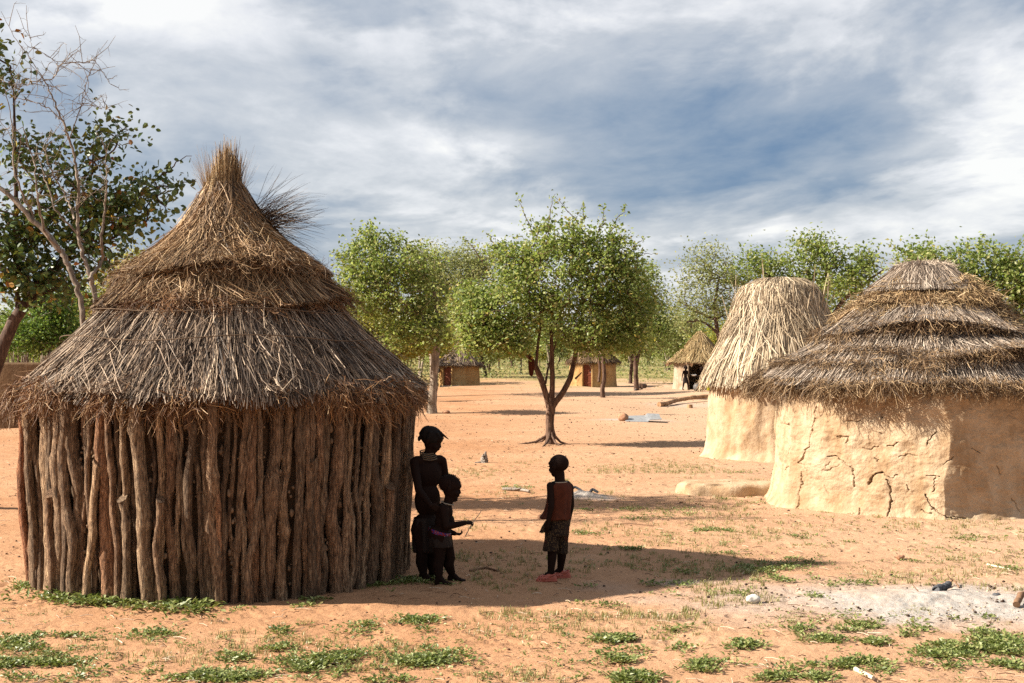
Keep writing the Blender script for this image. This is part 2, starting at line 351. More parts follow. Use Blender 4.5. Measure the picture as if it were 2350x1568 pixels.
# ------------------------------------------------------------------ sky, sun, camera
EXPO = 1.5
def lin(r, g, b):
    f = lambda v: ((v / 255 + 0.055) / 1.055) ** 2.4 if v > 10 else v / 255 / 12.92
    return (f(r), f(g), f(b))
def build_sky():
    w = bpy.data.worlds.new('World'); SC.world = w; w.use_nodes = True
    nt = w.node_tree; nt.nodes.clear()
    out = nt.nodes.new('ShaderNodeOutputWorld'); bg = nt.nodes.new('ShaderNodeBackground')
    nt.links.new(bg.outputs[0], out.inputs[0]); bg.inputs[1].default_value = 0.1
    sky = nt.nodes.new('ShaderNodeTexSky'); sky.sky_type = 'NISHITA'; sky.sun_disc = False
    sky.sun_elevation = R(34.5); sky.sun_rotation = R(270); sky.air_density = 1.0; sky.dust_density = 1.0
    tc = nt.nodes.new('ShaderNodeTexCoord'); D = tc.outputs['Generated']
    s = nt.nodes.new('ShaderNodeSeparateXYZ'); nt.links.new(D, s.inputs[0])
    x, y, z = s.outputs
    zz = math_(nt, 'ADD', math_(nt, 'MAXIMUM', z, 0.0), 0.15)
    u = math_(nt, 'DIVIDE', x, zz); v = math_(nt, 'DIVIDE', y, zz)
    cb = nt.nodes.new('ShaderNodeCombineXYZ'); nt.links.new(u, cb.inputs[0]); nt.links.new(v, cb.inputs[1]); cb.inputs[2].default_value = 3.7
    # long soft bands of cloud, slightly tilted
    mp = nt.nodes.new('ShaderNodeMapping'); mp.inputs['Rotation'].default_value = (0, 0, R(-7)); nt.links.new(cb.outputs[0], mp.inputs[0])
    nA = noise(nt, 1.05, 8, 0.54, (1.15, 0.74, 1), vec=mp.outputs[0], dist=0.45)
    nB = noise(nt, 3.6, 8, 0.6, (1.15, 0.78, 1), vec=mp.outputs[0], dist=0.3)
    c = math_(nt, 'ADD', math_(nt, 'MULTIPLY', math_(nt, 'SUBTRACT', nA, 0.5), 1.5), math_(nt, 'MULTIPLY', math_(nt, 'SUBTRACT', nB, 0.5), 0.62))
    def blob(dx, dz, sx, sz, k):
        # a broad bank of cloud in one direction of the sky
        ax = math_(nt, 'DIVIDE', x, math_(nt, 'MAXIMUM', y, 0.05)); az = math_(nt, 'DIVIDE', z, math_(nt, 'MAXIMUM', y, 0.05))
        a = math_(nt, 'POWER', math_(nt, 'DIVIDE', math_(nt, 'SUBTRACT', ax, dx), sx), 2.0)
        b_ = math_(nt, 'POWER', math_(nt, 'DIVIDE', math_(nt, 'SUBTRACT', az, dz), sz), 2.0)
        return math_(nt, 'MULTIPLY', math_(nt, 'POWER', 2.718, math_(nt, 'MULTIPLY', math_(nt, 'ADD', a, b_), -1.0)), k)
    nC = noise(nt, 8.5, 6, 0.6, (1.15, 0.8, 1), vec=mp.outputs[0], dist=0.2)
    nD = noise(nt, 1.55, 10, 0.55, (1.1, 0.72, 1), vec=mp.outputs[0], dist=0.3)
    c = math_(nt, 'ADD', c, math_(nt, 'MULTIPLY', math_(nt, 'SUBTRACT', ramp(nt, nD, [(0.46, (0, 0, 0)), (0.57, (1, 1, 1))]), 0.45), 0.34))
    c = math_(nt, 'ADD', c, math_(nt, 'MULTIPLY', math_(nt, 'SUBTRACT', nC, 0.5), 0.18))
    for p in SKY_BLOBS: c = math_(nt, 'ADD', c, blob(*p))
    k = 10.0 / 2 ** EXPO
    L = lambda r, g, b_: tuple(t * k for t in lin(r, g, b_))
    c = math_(nt, 'ADD', c, 0.545, clamp=True)
    cloud = ramp(nt, c, [(0.0, L(100, 129, 164)), (0.20, L(136, 154, 177)), (0.42, L(168, 178, 192)), (0.66, L(203, 207, 213)), (0.84, L(232, 233, 236)), (1.0, L(253, 252, 249))])
    veil = mix(nt, 0.93, sky.outputs[0], cloud)
    nt.links.new(veil, bg.inputs[0])
SKY_BLOBS = [(0.17, 0.165, 0.16, 0.055, -0.24), (0.27, 0.13, 0.14, 0.030, -0.13), (0.36, 0.20, 0.06, 0.06, 0.50), (0.40, 0.13, 0.12, 0.03, 0.22), (-0.28, 0.26, 0.10, 0.028, 0.45), (-0.18, 0.235, 0.10, 0.022, 0.25), (-0.1, 0.2, 0.35, 0.12, 0.06),
             (-0.02, 0.155, 0.10, 0.016, 0.26), (0.16, 0.085, 0.20, 0.015, 0.26), (-0.28, 0.12, 0.2, 0.06, -0.05), (0.12, 0.115, 0.16, 0.016, -0.08), (0.0, 0.02, 0.6, 0.035, 0.22), (0.42, 0.265, 0.10, 0.03, -0.25)]
def build_light():
    l = bpy.data.lights.new('sun', 'SUN'); l.energy = 5.0; l.angle = R(0.5); l.color = (1.0, 0.925, 0.80)
    o = bpy.data.objects.new('sun', l); COL.objects.link(o)
    d = Vector((1.0, 0.085, -math.tan(R(34.5)))).normalized()
    o.rotation_euler = d.to_track_quat('-Z', 'Y').to_euler(); o.location = (-30, 0, 30)
def build_camera():
    c = bpy.data.cameras.new('camera'); o = bpy.data.objects.new('camera', c); COL.objects.link(o)
    c.sensor_width = 36; c.lens = F / 2350 * 36; c.clip_end = 20000; c.clip_start = 0.1
    o.location = (0, 0, 1.7)
    o.rotation_euler = (R(90) + math.atan((HZ - 784) / F), 0, 0)
    SC.camera = o
    SC.view_settings.view_transform = 'Standard'; SC.view_settings.look = 'None'
    SC.view_settings.exposure = EXPO; SC.view_settings.gamma = 1
    SC.render.engine = 'CYCLES'
    SC.cycles.use_denoising = False
    SC.cycles.max_bounces = 6; SC.cycles.diffuse_bounces = 3; SC.cycles.transparent_max_bounces = 6
# ------------------------------------------------------------------ thatch
def prof_eval(prof, s):
    """profile (r,z) from the top down, evaluated at arc length s (runs on past the end, drooping)"""
    p = np.asarray(prof, float); d = np.hypot(*(np.diff(p, axis=0).T)); L = np.concatenate([[0], np.cumsum(d)])
    r = np.interp(s, L, p[:, 0]); z = np.interp(s, L, p[:, 1])
    e = np.maximum(s - L[-1], 0); t = (p[-1] - p[-2]) / d[-1]
    return r + e * t[0], z + e * (t[1] - e * 1.2), L[-1]
def thatch(acc, prof, n, length, width, seed, k=4, lift=(0.0, 0.03), drift=0.06, jit=0.006, tone=(0.15, 1.0), over=0.05, wob=0.02, zoff=0.0, zph=0.0, start=(0, 1), tonepow=1.3, ang=None):
    g = np.random.default_rng(seed)
    _, _, Lt = prof_eval(prof, 0.0)
    th = g.random(n) * 2 * math.pi if ang is None else ang[0] + g.random(n) * (ang[1] - ang[0])
    u = start[0] + (start[1] - start[0]) * np.sqrt(g.random(n))
    ln = g.uniform(*length, n); s0 = u * Lt - ln * 0.35
    s0 = np.maximum(s0, 0); s1 = np.minimum(s0 + ln, Lt + g.random(n) * over + 0.03 * np.sin(th * 9 + seed) * (over > 0.03))
    jj = np.linspace(0, 1, k)[None]
    s = s0[:, None] + (s1 - s0)[:, None] * jj
    r, z, _ = prof_eval(prof, s)
    lf = g.uniform(*lift, n)[:, None] * (0.3 + 0.7 * jj) + g.random(n)[:, None] * lift[1] * 0.5
    dr = (g.normal(0, drift, n))[:, None] * jj * (s1 - s0)[:, None] / np.maximum(r, 0.15) * 4
    thk = th[:, None] + dr + g.normal(0, jit, (n, k)) / np.maximum(r, 0.2)
    irr = 1 + wob * (np.sin(3 * thk + seed) + 0.7 * np.sin(7 * thk + 2 * seed) + 0.5 * np.sin(17 * thk + seed)) * np.clip(s / Lt, 0, 1)
    r = (r + lf * 0.75) * irr; z = z + lf * 0.65 + zoff * (np.sin(thk + zph) + .6 * np.sin(3 * thk + 2 * zph)) * np.clip(s / Lt, 0, 1.2)
    P = np.stack([np.cos(thk) * r, np.sin(thk) * r, z], -1)
    tg = np.stack([-np.sin(th), np.cos(th), 0 * th], -1); ra = np.stack([np.cos(th) * .7, np.sin(th) * .7, 0 * th + .7], -1)
    ph = g.normal(0, 0.6, n)[:, None]
    side = np.cos(ph) * tg + np.sin(ph) * ra
    W = g.uniform(*width, n)[:, None] * np.linspace(1.0, 0.55, k)[None]
    rnd = tone[0] + (tone[1] - tone[0]) * g.random(n) ** tonepow
    ribbons(acc, P, W, side, rnd)
def tangle(acc, prof, n, length, width, seed, band=(0.85, 1.03), k=4, tone=(0.1, 1.0), down=0.6, spread=0.9, zoff=0.0, zph=0.0, wob=0.02, tonepow=1.2, out=0.5, depth=0.03, ang=None):
    """ragged root ends: short curly strands sticking every way out of a band of the roof"""
    g = np.random.default_rng(seed); _, _, Lt = prof_eval(prof, 0.0)
    th = g.random(n) * 2 * math.pi if ang is None else ang[0] + g.random(n) * (ang[1] - ang[0])
    clump = 0.5 + 0.5 * np.sin(th * 11 + seed) * np.sin(th * 5 + 2 * seed)
    s = g.uniform(*band, n) * Lt + 0.03 * (clump - 0.5); r, z, _ = prof_eval(prof, s)
    irr = 1 + wob * (np.sin(3 * th + seed) + 0.7 * np.sin(7 * th + 2 * seed) + 0.5 * np.sin(17 * th + seed))
    r = (r + g.random(n) * depth * (0.5 + clump)) * irr; z = z + zoff * (np.sin(th + zph) + .6 * np.sin(3 * th + 2 * zph)) + g.uniform(-1, .6, n) * depth
    er = np.stack([np.cos(th), np.sin(th), 0 * th], -1); et = np.stack([-np.sin(th), np.cos(th), 0 * th], -1); ez = np.array([[0, 0, 1.0]])
    d = er * (out + 0.4 * g.normal(0, 1, n)[:, None] * spread) + et * g.normal(0, spread, n)[:, None] - ez * (down + g.normal(0, 0.5 * spread, n)[:, None])
    d = nrm(d); ln = g.uniform(*length, n) * (0.6 + 0.8 * clump)
    p = np.stack([np.cos(th) * r, np.sin(th) * r, z], -1); P = [p]
    for j in range(k - 1):
        d = nrm(d + g.normal(0, 0.35, (n, 3)) - ez * 0.12); p = p + d * (ln / (k - 1))[:, None]; P.append(p)
    P = np.stack(P, 1)
    side = nrm(np.cross(d, g.normal(0, 1, (n, 3))))
    W = g.uniform(*width, n)[:, None] * np.linspace(1.0, 0.5, k)[None]
    ribbons(acc, P, W, side, tone[0] + (tone[1] - tone[0]) * g.random(n) ** tonepow)
def roof_core(acc, prof, inset=0.02, m=64, seed=0, wob=0.02, rnd=0.08, under=0.25, zoff=0.0, zph=0.0):
    p = [(max(r - inset * .7, 0.005), z - inset * .7) for r, z in prof]
    p.append((p[-1][0] - under, p[-1][1] + 0.06))
    a = np.arange(m) / m * 2 * math.pi; L = len(p)
    irr = 1 + wob * (np.sin(3 * a + seed) + 0.7 * np.sin(7 * a + 2 * seed) + 0.5 * np.sin(17 * a + seed))
    rings = []
    for i, (r, z) in enumerate(p):
        f = min(i / max(L - 2, 1), 1); k = 1 + (irr - 1) * f
        rings.append(np.stack([np.cos(a) * r * k, np.sin(a) * r * k, z + zoff * f * (np.sin(a + zph) + .6 * np.sin(3 * a + 2 * zph)) + 0 * a], -1))
    loft(acc, rings, rnd=rnd)

# ------------------------------------------------------------------ the stick hut
def stick_hut():
    H = thing('stick_hut', 'large round hut with dark upright pole wall and tall tiered thatch with topknot', 'hut', (-2.235, 10.5, 0)); H.scale = (0.95, 0.95, 1)
    g = np.random.default_rng(21)
    # wall core of mud and stones, the poles stand in front of it
    acc = Acc(); a = np.linspace(0, 2 * math.pi, 240, endpoint=False); rings = []
    for z in np.linspace(-0.05, 1.42, 40):
        rr = 1.39 + 0.03 * fbm(a * 9 + 3, np.full_like(a, z * 9), 3) + 0.05 * (z / 1.4)
        rings.append(np.stack([np.cos(a) * rr, np.sin(a) * rr, z + 0 * a], -1))
    loft(acc, rings); wall = acc.obj('wall', M['infill'], H)
    def pole(th, r0, ztop, Rw, amp, lean, cut=False, knots=2, fork=False, z0=-0.04):
        k, m = 26, 10
        zz = np.linspace(z0, ztop, k); f = zz / 1.4
        p1, p2, p3 = g.random(3) * 6.28
        off = amp * (np.sin(zz * 4.4 + p1) * 0.8 + 0.6 * np.sin(zz * 8.5 + p2) + 0.35 * np.sin(zz * 15 + p3)) + lean * (f - 0.5)
        off = off + 0.012 * g.normal() * 0
        rad = Rw + 0.07 * f + 0.012 * np.sin(zz * 5 + p3) + 0.3 * amp * np.sin(zz * 6 + p2)
        rr = r0 * (1.12 - 0.22 * f) * (1 + 0.07 * np.sin(zz * 13 + p3))
        for _ in range(knots):
            zk = g.uniform(0.1, 1.3); rr = rr * (1 + g.uniform(0.1, 0.32) * np.exp(-((zz - zk) / 0.035) ** 2))
        a = np.arange(m) / m * 2 * math.pi
        ob = 1 + 0.10 * np.sin(2 * a + p1) + 0.06 * np.sin(3 * a + p2)
        def tube(acc, off, rad, rr, zz):
            tha = th + off / Rw
            cx = np.cos(tha) * rad; cy = np.sin(tha) * rad
            rings = np.stack([cx[:, None] + rr[:, None] * ob[None] * np.cos(a)[None], cy[:, None] + rr[:, None] * ob[None] * np.sin(a)[None], zz[:, None] + 0 * a[None]], -1)
            rings = rings + g.normal(0, 0.0016, rings.shape)
            rings[-1, :, 2] += 0.03 * np.cos(a + p1)
            loft(acc, rings, cap=(False, True))
        acc = Acc(); tube(acc, off, rad, rr, zz)
        if fork:
            i = 13; t = np.clip((zz[i:] - zz[i]) / 0.5, 0, 1.4)
            tube(acc, off[i:] + fork * (0.9 * t - 0.35 * t ** 2), rad[i:] + 0.012, rr[i:] * (0.75 - 0.1 * t), zz[i:])
        me = acc.mesh('pole')
        o = link_mesh('pole', me, M['pole_bark'], wall); return o
    th = -math.pi - 0.22; n = 0; gaps = []
    while th < 0.22:
        r0 = float(np.clip(g.gamma(5, 0.0056), 0.014, 0.052))
        th += r0 / 1.45
        pole(th, r0, g.uniform(1.36, 1.43), 1.465 + g.normal(0, 0.016), g.uniform(0.003, 0.023), g.normal(0, 0.033), fork=(g.choice([-0.075, 0.075]) if g.random() < 0.14 else False))
        gp = g.uniform(-0.006, 0.019); th += (r0 + gp) / 1.45; gaps.append(th + 0 * gp); n += 1
    for th2 in (-2.75, -2.52, -2.31, -2.16, -1.99, -1.83, -1.66, -1.41, -1.22, -0.95, -0.71, -0.42):   # short and later poles set in front
        pole(th2, g.uniform(0.022, 0.042), g.choice([0.55, 0.72, 0.95, 1.38, 1.40]), 1.51, g.uniform(0.01, 0.03), g.normal(0, 0.07), True)
        n += 1
    for th2 in np.linspace(0.30, math.pi - 0.30, max(4, min(14, 99 - n))): pole(th2, 0.06, 1.4, 1.42, 0.01, 0)
    acc = Acc(); C = []; S = []
    for tg in gaps:
        z = g.uniform(0.02, 0.1)
        while z < 1.35:
            if g.random() < 0.30:
                s = g.uniform(0.008, 0.020); t = tg + g.normal(0, 0.006); rr = 1.44 + 0.06 * z / 1.4 + g.uniform(-0.01, 0.012)
                C.append((math.cos(t) * rr, math.sin(t) * rr, z)); S.append((s, s * g.uniform(.7, 1), s * g.uniform(0.7, 1.7)))
            z += g.uniform(0.02, 0.055)
    stones(acc, np.array(C), np.array(S), g.random(len(C)), 3, 2)
    o = acc.obj('infill_stones', M['stone'], wall); o['kind'] = 'stuff'
    # roof
    roof_p = Acc()
    full = [(0.06, 3.0), (0.20, 2.86), (0.33, 2.68), (0.47, 2.52), (0.66, 2.34), (0.95, 2.03), (1.28, 1.70), (1.52, 1.44)]
    roof_core(roof_p, full, 0.05, seed=1, under=0.3)
    roof = roof_p.obj('roof', M['straw_brown'], H)
    A = [(0.74, 2.20), (0.95, 1.995), (1.20, 1.75), (1.41, 1.56), (1.55, 1.40)]
    acc = Acc(); roof_core(acc, A, 0.035, seed=2)
    thatch(acc, A, 15000, (0.30, 0.60), (0.005, 0.011), 31, k=5, lift=(0.0, 0.05), drift=0.05, over=0.10, tone=(0.0, 1.0), wob=.03)
    thatch(acc, A, 500, (0.25, 0.50), (0.005, 0.009), 32, k=5, lift=(0.03, 0.08), drift=0.22, over=0.08, tone=(0.5, 1.0))
    thatch(acc, A, 3000, (0.14, 0.26), (0.006, 0.011), 33, k=5, lift=(0.03, 0.06), drift=0.22, over=0.03, tone=(0.2, 1.0), start=(0.86, 1))
    acc.obj('thatch_tier', M['straw_grey'], roof)
    acc = Acc()
    tangle(acc, A, 11000, (0.06, 0.20), (0.0028, 0.006), 34, band=(0.88, 1.03), down=0.75, out=0.42, spread=0.65, depth=0.085, wob=.03)
    tangle(acc, A, 2600, (0.10, 0.24), (0.003, 0.006), 35, band=(0.97, 1.02), down=1.1, out=0.15, spread=0.4, depth=0.03)
    acc.obj('root_fringe', M['straw_root'], roof)
    B = [(0.42, 2.58), (0.56, 2.44), (0.75, 2.26), (0.95, 2.07)]
    ZB = dict(zoff=.045, zph=.6)
    acc = Acc(); roof_core(acc, B, 0.03, seed=4, **ZB)
    thatch(acc, B, 8500, (0.25, 0.50), (0.005, 0.010), 41, k=4, lift=(0.0, 0.045), drift=0.05, over=0.03, tone=(0.05, 1.0), wob=.035, **ZB)
    thatch(acc, B, 500, (0.25, 0.45), (0.005, 0.009), 42, k=4, lift=(0.03, 0.07), drift=0.35, over=0.05, tone=(0.5, 1.0), **ZB)
    acc.obj('thatch_tier', M['straw_brown'], roof)
    acc = Acc(); tangle(acc, B, 6500, (0.06, 0.16), (0.0025, 0.005), 44, band=(0.84, 1.03), down=0.55, out=0.5, spread=0.75, depth=0.06, wob=.035, **ZB)
    acc.obj('root_fringe', M['straw_root'], roof)
    C3 = [(0.13, 3.0), (0.22, 2.84), (0.33, 2.66), (0.50, 2.50), (0.68, 2.37), (0.79, 2.28)]
    ZC = dict(zoff=.05, zph=2.4)
    acc = Acc(); roof_core(acc, C3, 0.03, seed=6, **ZC)
    thatch(acc, C3, 8500, (0.25, 0.60), (0.004, 0.009), 51, k=5, lift=(0.0, 0.045), drift=0.09, over=0.02, tone=(0.05, 1.0), wob=.035, **ZC)
    thatch(acc, C3, 1300, (0.3, 0.6), (0.005, 0.009), 52, k=5, lift=(0.02, 0.06), drift=0.45, over=0.03, tone=(0.5, 1.0), **ZC)
    acc.obj('thatch_tier', M['straw_brown'], roof)
    acc = Acc()
    tangle(acc, C3, 6500, (0.06, 0.16), (0.0025, 0.005), 54, band=(0.80, 1.03), down=0.5, out=0.5, spread=0.75, depth=0.08, wob=.035, **ZC)
    tangle(acc, C3, 3600, (0.06, 0.16), (0.0025, 0.005), 55, band=(0.35, 0.9), down=0.6, out=0.25, spread=0.6, depth=0.03, tone=(0.2, 1), **ZC)
    acc.obj('root_fringe', M['straw_brown'], roof)
    # topknot: stems gathered at the neck, flaring at the tip, leaning a little left
    acc = Acc(); n = 3400
    t = g.random(n) * 6.28; zb = g.uniform(2.55, 2.80, n)
    rb = np.where(zb < 2.7, 0.30 + (2.7 - zb) * 0.9, 0.27) * g.uniform(0.75, 1.04, n)
    rm = 0.155 * np.sqrt(g.random(n)); zt = g.uniform(2.92, 3.20, n) + 0.17 * g.random(n) * (rm < .10) + 0.07 * np.cos(t) * (rm > .05); rt = np.abs(g.normal(.055, .04, n)) + (g.random(n) < .15) * g.uniform(0, .09, n)
    e = np.stack([np.cos(t), np.sin(t), 0 * t], -1)
    z3 = lambda z: np.stack([0 * z, 0 * z, z], -1)
    lean = np.array([-0.01, 0, 0]); tl = np.array([0.0, 0, 0])
    e = np.stack([np.cos(t), np.sin(t), 0 * t], -1)
    z3 = lambda z: np.stack([0 * z, 0 * z, z], -1)
    P = np.stack([e * rb[:, None] + z3(zb), e * (0.55 * rb + 0.45 * rm)[:, None] + z3(zb * .6 + 2.92 * .4), e * (rm * 1.0)[:, None] + z3(np.full(n, 2.93) + g.normal(0, .04, n)) + lean, e * (0.5 * (rm + rt))[:, None] + z3(2.95 * .45 + zt * .55) + tl * .6, e * rt[:, None] + z3(zt) + tl + g.normal(0, .012, (n, 3))], 1)
    ribbons(acc, P, g.uniform(0.0035, 0.0075, n)[:, None] * np.array([1, 1, 1, 0.8, 0.35])[None], nrm(g.normal(0, 1, (n, 3)) * [1, 1, .1]), g.random(n))
    n = 420   # stray fine stems round the tip
    t = np.where(g.random(n) < .55, math.pi + g.normal(0, .7, n), g.random(n) * 6.28); e = np.stack([np.cos(t), np.sin(t), 0 * t], -1); out = g.uniform(-0.06, 0.15, n)
    zz = g.uniform(2.75, 2.95, n); P = np.stack([e * 0.15 + z3(zz), e * (0.14 + out * .35)[:, None] + z3(zz + .16), e * (0.14 + out)[:, None] + z3(zz + g.uniform(.22, .40, n))], 1)
    ribbons(acc, P, g.uniform(0.0015, 0.003, n)[:, None] * np.array([1, .8, .3])[None], nrm(g.normal(0, 1, (n, 3))), g.uniform(.3, 1, n))
    acc.obj('topknot', M['straw_gold'], roof)
    # a loose sheaf sticking out to the right
    acc = Acc(); n = 460
    b = np.stack([g.normal(0.27, 0.02, n), g.normal(0, 0.06, n), g.normal(2.70, 0.07, n)], -1)
    el = R(10) + g.normal(0, R(24), n); az = g.normal(0, R(26), n); ln = g.uniform(0.15, 0.62, n) * np.clip(1.1 - 0.3 * np.abs(el), .5, 1)
    d = np.stack([np.cos(el) * np.cos(az), np.cos(el) * np.sin(az), np.sin(el)], -1)
    P = np.stack([b - d * .1, b + d * (ln * .4)[:, None], b + d * (ln * .75)[:, None] + z3(-.03 * ln), b + d * ln[:, None] + z3(-0.12 * ln * g.random(n)) + g.normal(0, .012, (n, 3))], 1)
    ribbons(acc, P, g.uniform(0.0025, 0.0050, n)[:, None] * np.array([1, 1, .8, .35])[None], nrm(g.normal(0, 1, (n, 3))), g.random(n) * .45)
    acc.obj('loose_sheaf', M['straw_dun'], roof)
    acc = Acc()    # binding cords round the thatch
    for (rr, z, dz) in ((1.265, 1.80, 0.02), (0.79, 2.31, 0.02), (1.05, 2.0, 0.015)):
        a = np.linspace(0, 2 * math.pi, 90); q = rr + 0.02 + 0.010 * np.sin(a * 7)
        P = np.stack([np.cos(a) * q, np.sin(a) * q, z + dz * np.sin(a * 5 + rr)], -1)[None]
        tubes(acc, P, np.full((1, 90), 0.004), 5, 0.5)
    acc.obj('binding_cord', M['lashing'], roof)
    return H

# ------------------------------------------------------------------ mud huts
def poly_plan(Ra, n, th0, blend):
    w = 2 * math.pi / n
    def f(th):
        a = np.mod(th - th0, w) - w / 2
        p = Ra * math.cos(w / 2) / np.cos(a)
        return p * blend + Ra * (1 + math.cos(w / 2)) / 2 * (1 - blend)
    return f
def mud_wall(parent, loc, plan, Hh, mat, seed, fine=(None, None), nf=300, nz=60, flare=0.05, rough=0.03, cracks=(), door=None, dscale=1.0, corr=0.0):
    """wall sheet in (angle, height); cracks are grooves sunk into it; door = (angle, width, height) leaves an opening"""
    if fine[0] is None: th = np.linspace(0, 2 * math.pi, nf, endpoint=False)
    else:
        th = np.concatenate([np.linspace(fine[0], fine[1], nf), np.linspace(fine[1], fine[0] + 2 * math.pi, 70)[1:-1]])
    zz = np.linspace(-0.06, Hh, nz); T, Z = np.meshgrid(th, zz)
    rho = plan(T + (0.10 * fbm(Z * 1.3 + seed, T * .4, 3) - 0.05 * (Z / Hh) if cracks else 0)); arc = T * 1.4
    r = rho * (1 + 0.05 * (1 - Z / Hh) - 0.03) + flare * np.exp(-np.maximum(Z, 0) / 0.07)
    r = r + rough * (0.9 * fbm(arc * 2.2 + seed, Z * 2.2, 3) + 0.35 * fbm(arc * 7 + seed, Z * 7 + 5, 3)) * dscale + corr * fbm(arc * 3.5 + seed, Z * 0.5, 2)
    r = r + 0.25 * rough * np.abs(fbm(arc * 10, Z * 14 + seed, 3)) * dscale
    for (pl, w, dep) in cracks:
        d = np.full(T.shape, 9.0)
        R0 = float(np.mean(rho))
        for (a, b) in zip(pl[:-1], pl[1:]):
            ax, az, bx, bz = a[0] * R0, a[1], b[0] * R0, b[1]
            L2 = (bx - ax) ** 2 + (bz - az) ** 2 + 1e-9
            px = T * R0 + 0.030 * fbm(T * 34, Z * 26, 3); pz = Z + 0.026 * fbm(T * 34 + 9, Z * 26 + 4, 3)
            t = np.clip(((px - ax) * (bx - ax) + (pz - az) * (bz - az)) / L2, 0, 1)
            d = np.minimum(d, np.hypot(px - ax - t * (bx - ax), pz - az - t * (bz - az)))
        r = r - dep * np.clip(1.3 - d / (w * (0.75 + 0.9 * (fbm(T * 20, Z * 15, 2) + .3))), 0, 1)
    V = np.stack([np.cos(T) * r, np.sin(T) * r, Z], -1)
    k, m = T.shape
    b = np.arange(k - 1)[:, None] * m; j = np.arange(m)[None, :]; j2 = (j + 1) % m
    q = np.stack([b + j, b + j2, b + m + j2, b + m + j], -1).reshape(-1, 4)
    if door:
        da, dw, dh = door; R0 = plan(np.array([da]))[0]
        tc = th[q % m]; mid = np.angle(np.exp(1j * (tc - da))).mean(1); zm = zz[q // m].mean(1)
        q = q[~((np.abs(mid) * R0 < dw / 2) & (zm < dh))]
    acc = Acc(); acc.add(V.reshape(-1, 3), q)
    return acc.obj('wall', mat, parent)
def box(acc, c, s, yaw=0.0, rnd=0.5, bev=0.15, tilt=0.0):
    """a slightly rounded block: centre, full sizes, yaw"""
    bm = bmesh.new(); bmesh.ops.create_cube(bm, size=1.0)
    for v in bm.verts: v.co = Vector((v.co.x * s[0], v.co.y * s[1], v.co.z * s[2]))
    bmesh.ops.bevel(bm, geom=list(bm.edges), offset=min(s) * bev, segments=2, affect='EDGES', profile=0.6)
    Mx = Matrix.Translation(c) @ Matrix.Rotation(yaw, 4, 'Z') @ Matrix.Rotation(tilt, 4, 'Y')
    bmesh.ops.transform(bm, matrix=Mx, verts=bm.verts)
    bm.verts.index_update()
    v = [x.co[:] for x in bm.verts]; q = [[w.index for w in f.verts] for f in bm.faces if len(f.verts) == 4]; t = [[w.index for w in f.verts] for f in bm.faces if len(f.verts) == 3]
    bm.free(); acc.add(v, q, t, rnd)
def door_set(parent, da, Rw, w, h, panel=True, frame_mat='mud_orange'):
    c = np.array([math.cos(da), math.sin(da), 0]); t = np.array([-math.sin(da), math.cos(da), 0])
    for nm, dd in (('door_post', -1), ('door_post', 1)):
        acc = Acc(); box(acc, tuple(c * (Rw - 0.02) + t * dd * (w / 2 + 0.02) + np.array([0, 0, h / 2])), (0.16, 0.09, h), da, bev=.3); acc.obj(nm, M[frame_mat], parent)
    acc = Acc(); box(acc, tuple(c * (Rw - 0.02) + np.array([0, 0, h + 0.045])), (0.17, w + 0.2, 0.09), da, bev=.3); acc.obj('lintel', M[frame_mat], parent)
    if panel:
        d = None
        acc = Acc(); n = 4
        for i in range(n):
            box(acc, tuple(c * (Rw - 0.05 + 0.004 * (i % 2)) + t * ((i + .5) / n - .5) * (w - 0.06) + np.array([0, 0, h / 2])), (0.025, (w - 0.06) / n - 0.006, h - 0.02), da, bev=.1)
        for z in (0.2, 0.55, 0.9): box(acc, tuple(c * (Rw - 0.033) + np.array([0, 0, z * h])), (0.02, w - 0.1, 0.06), da, bev=.1)
        d = acc.obj('door', M['red_door'], parent)
        acc = Acc(); box(acc, tuple(c * (Rw - 0.015) + t * (w * .32) + np.array([0, 0, h * .66])), (0.03, 0.03, 0.05), da); acc.obj('latch', M['sheet_metal'], d)

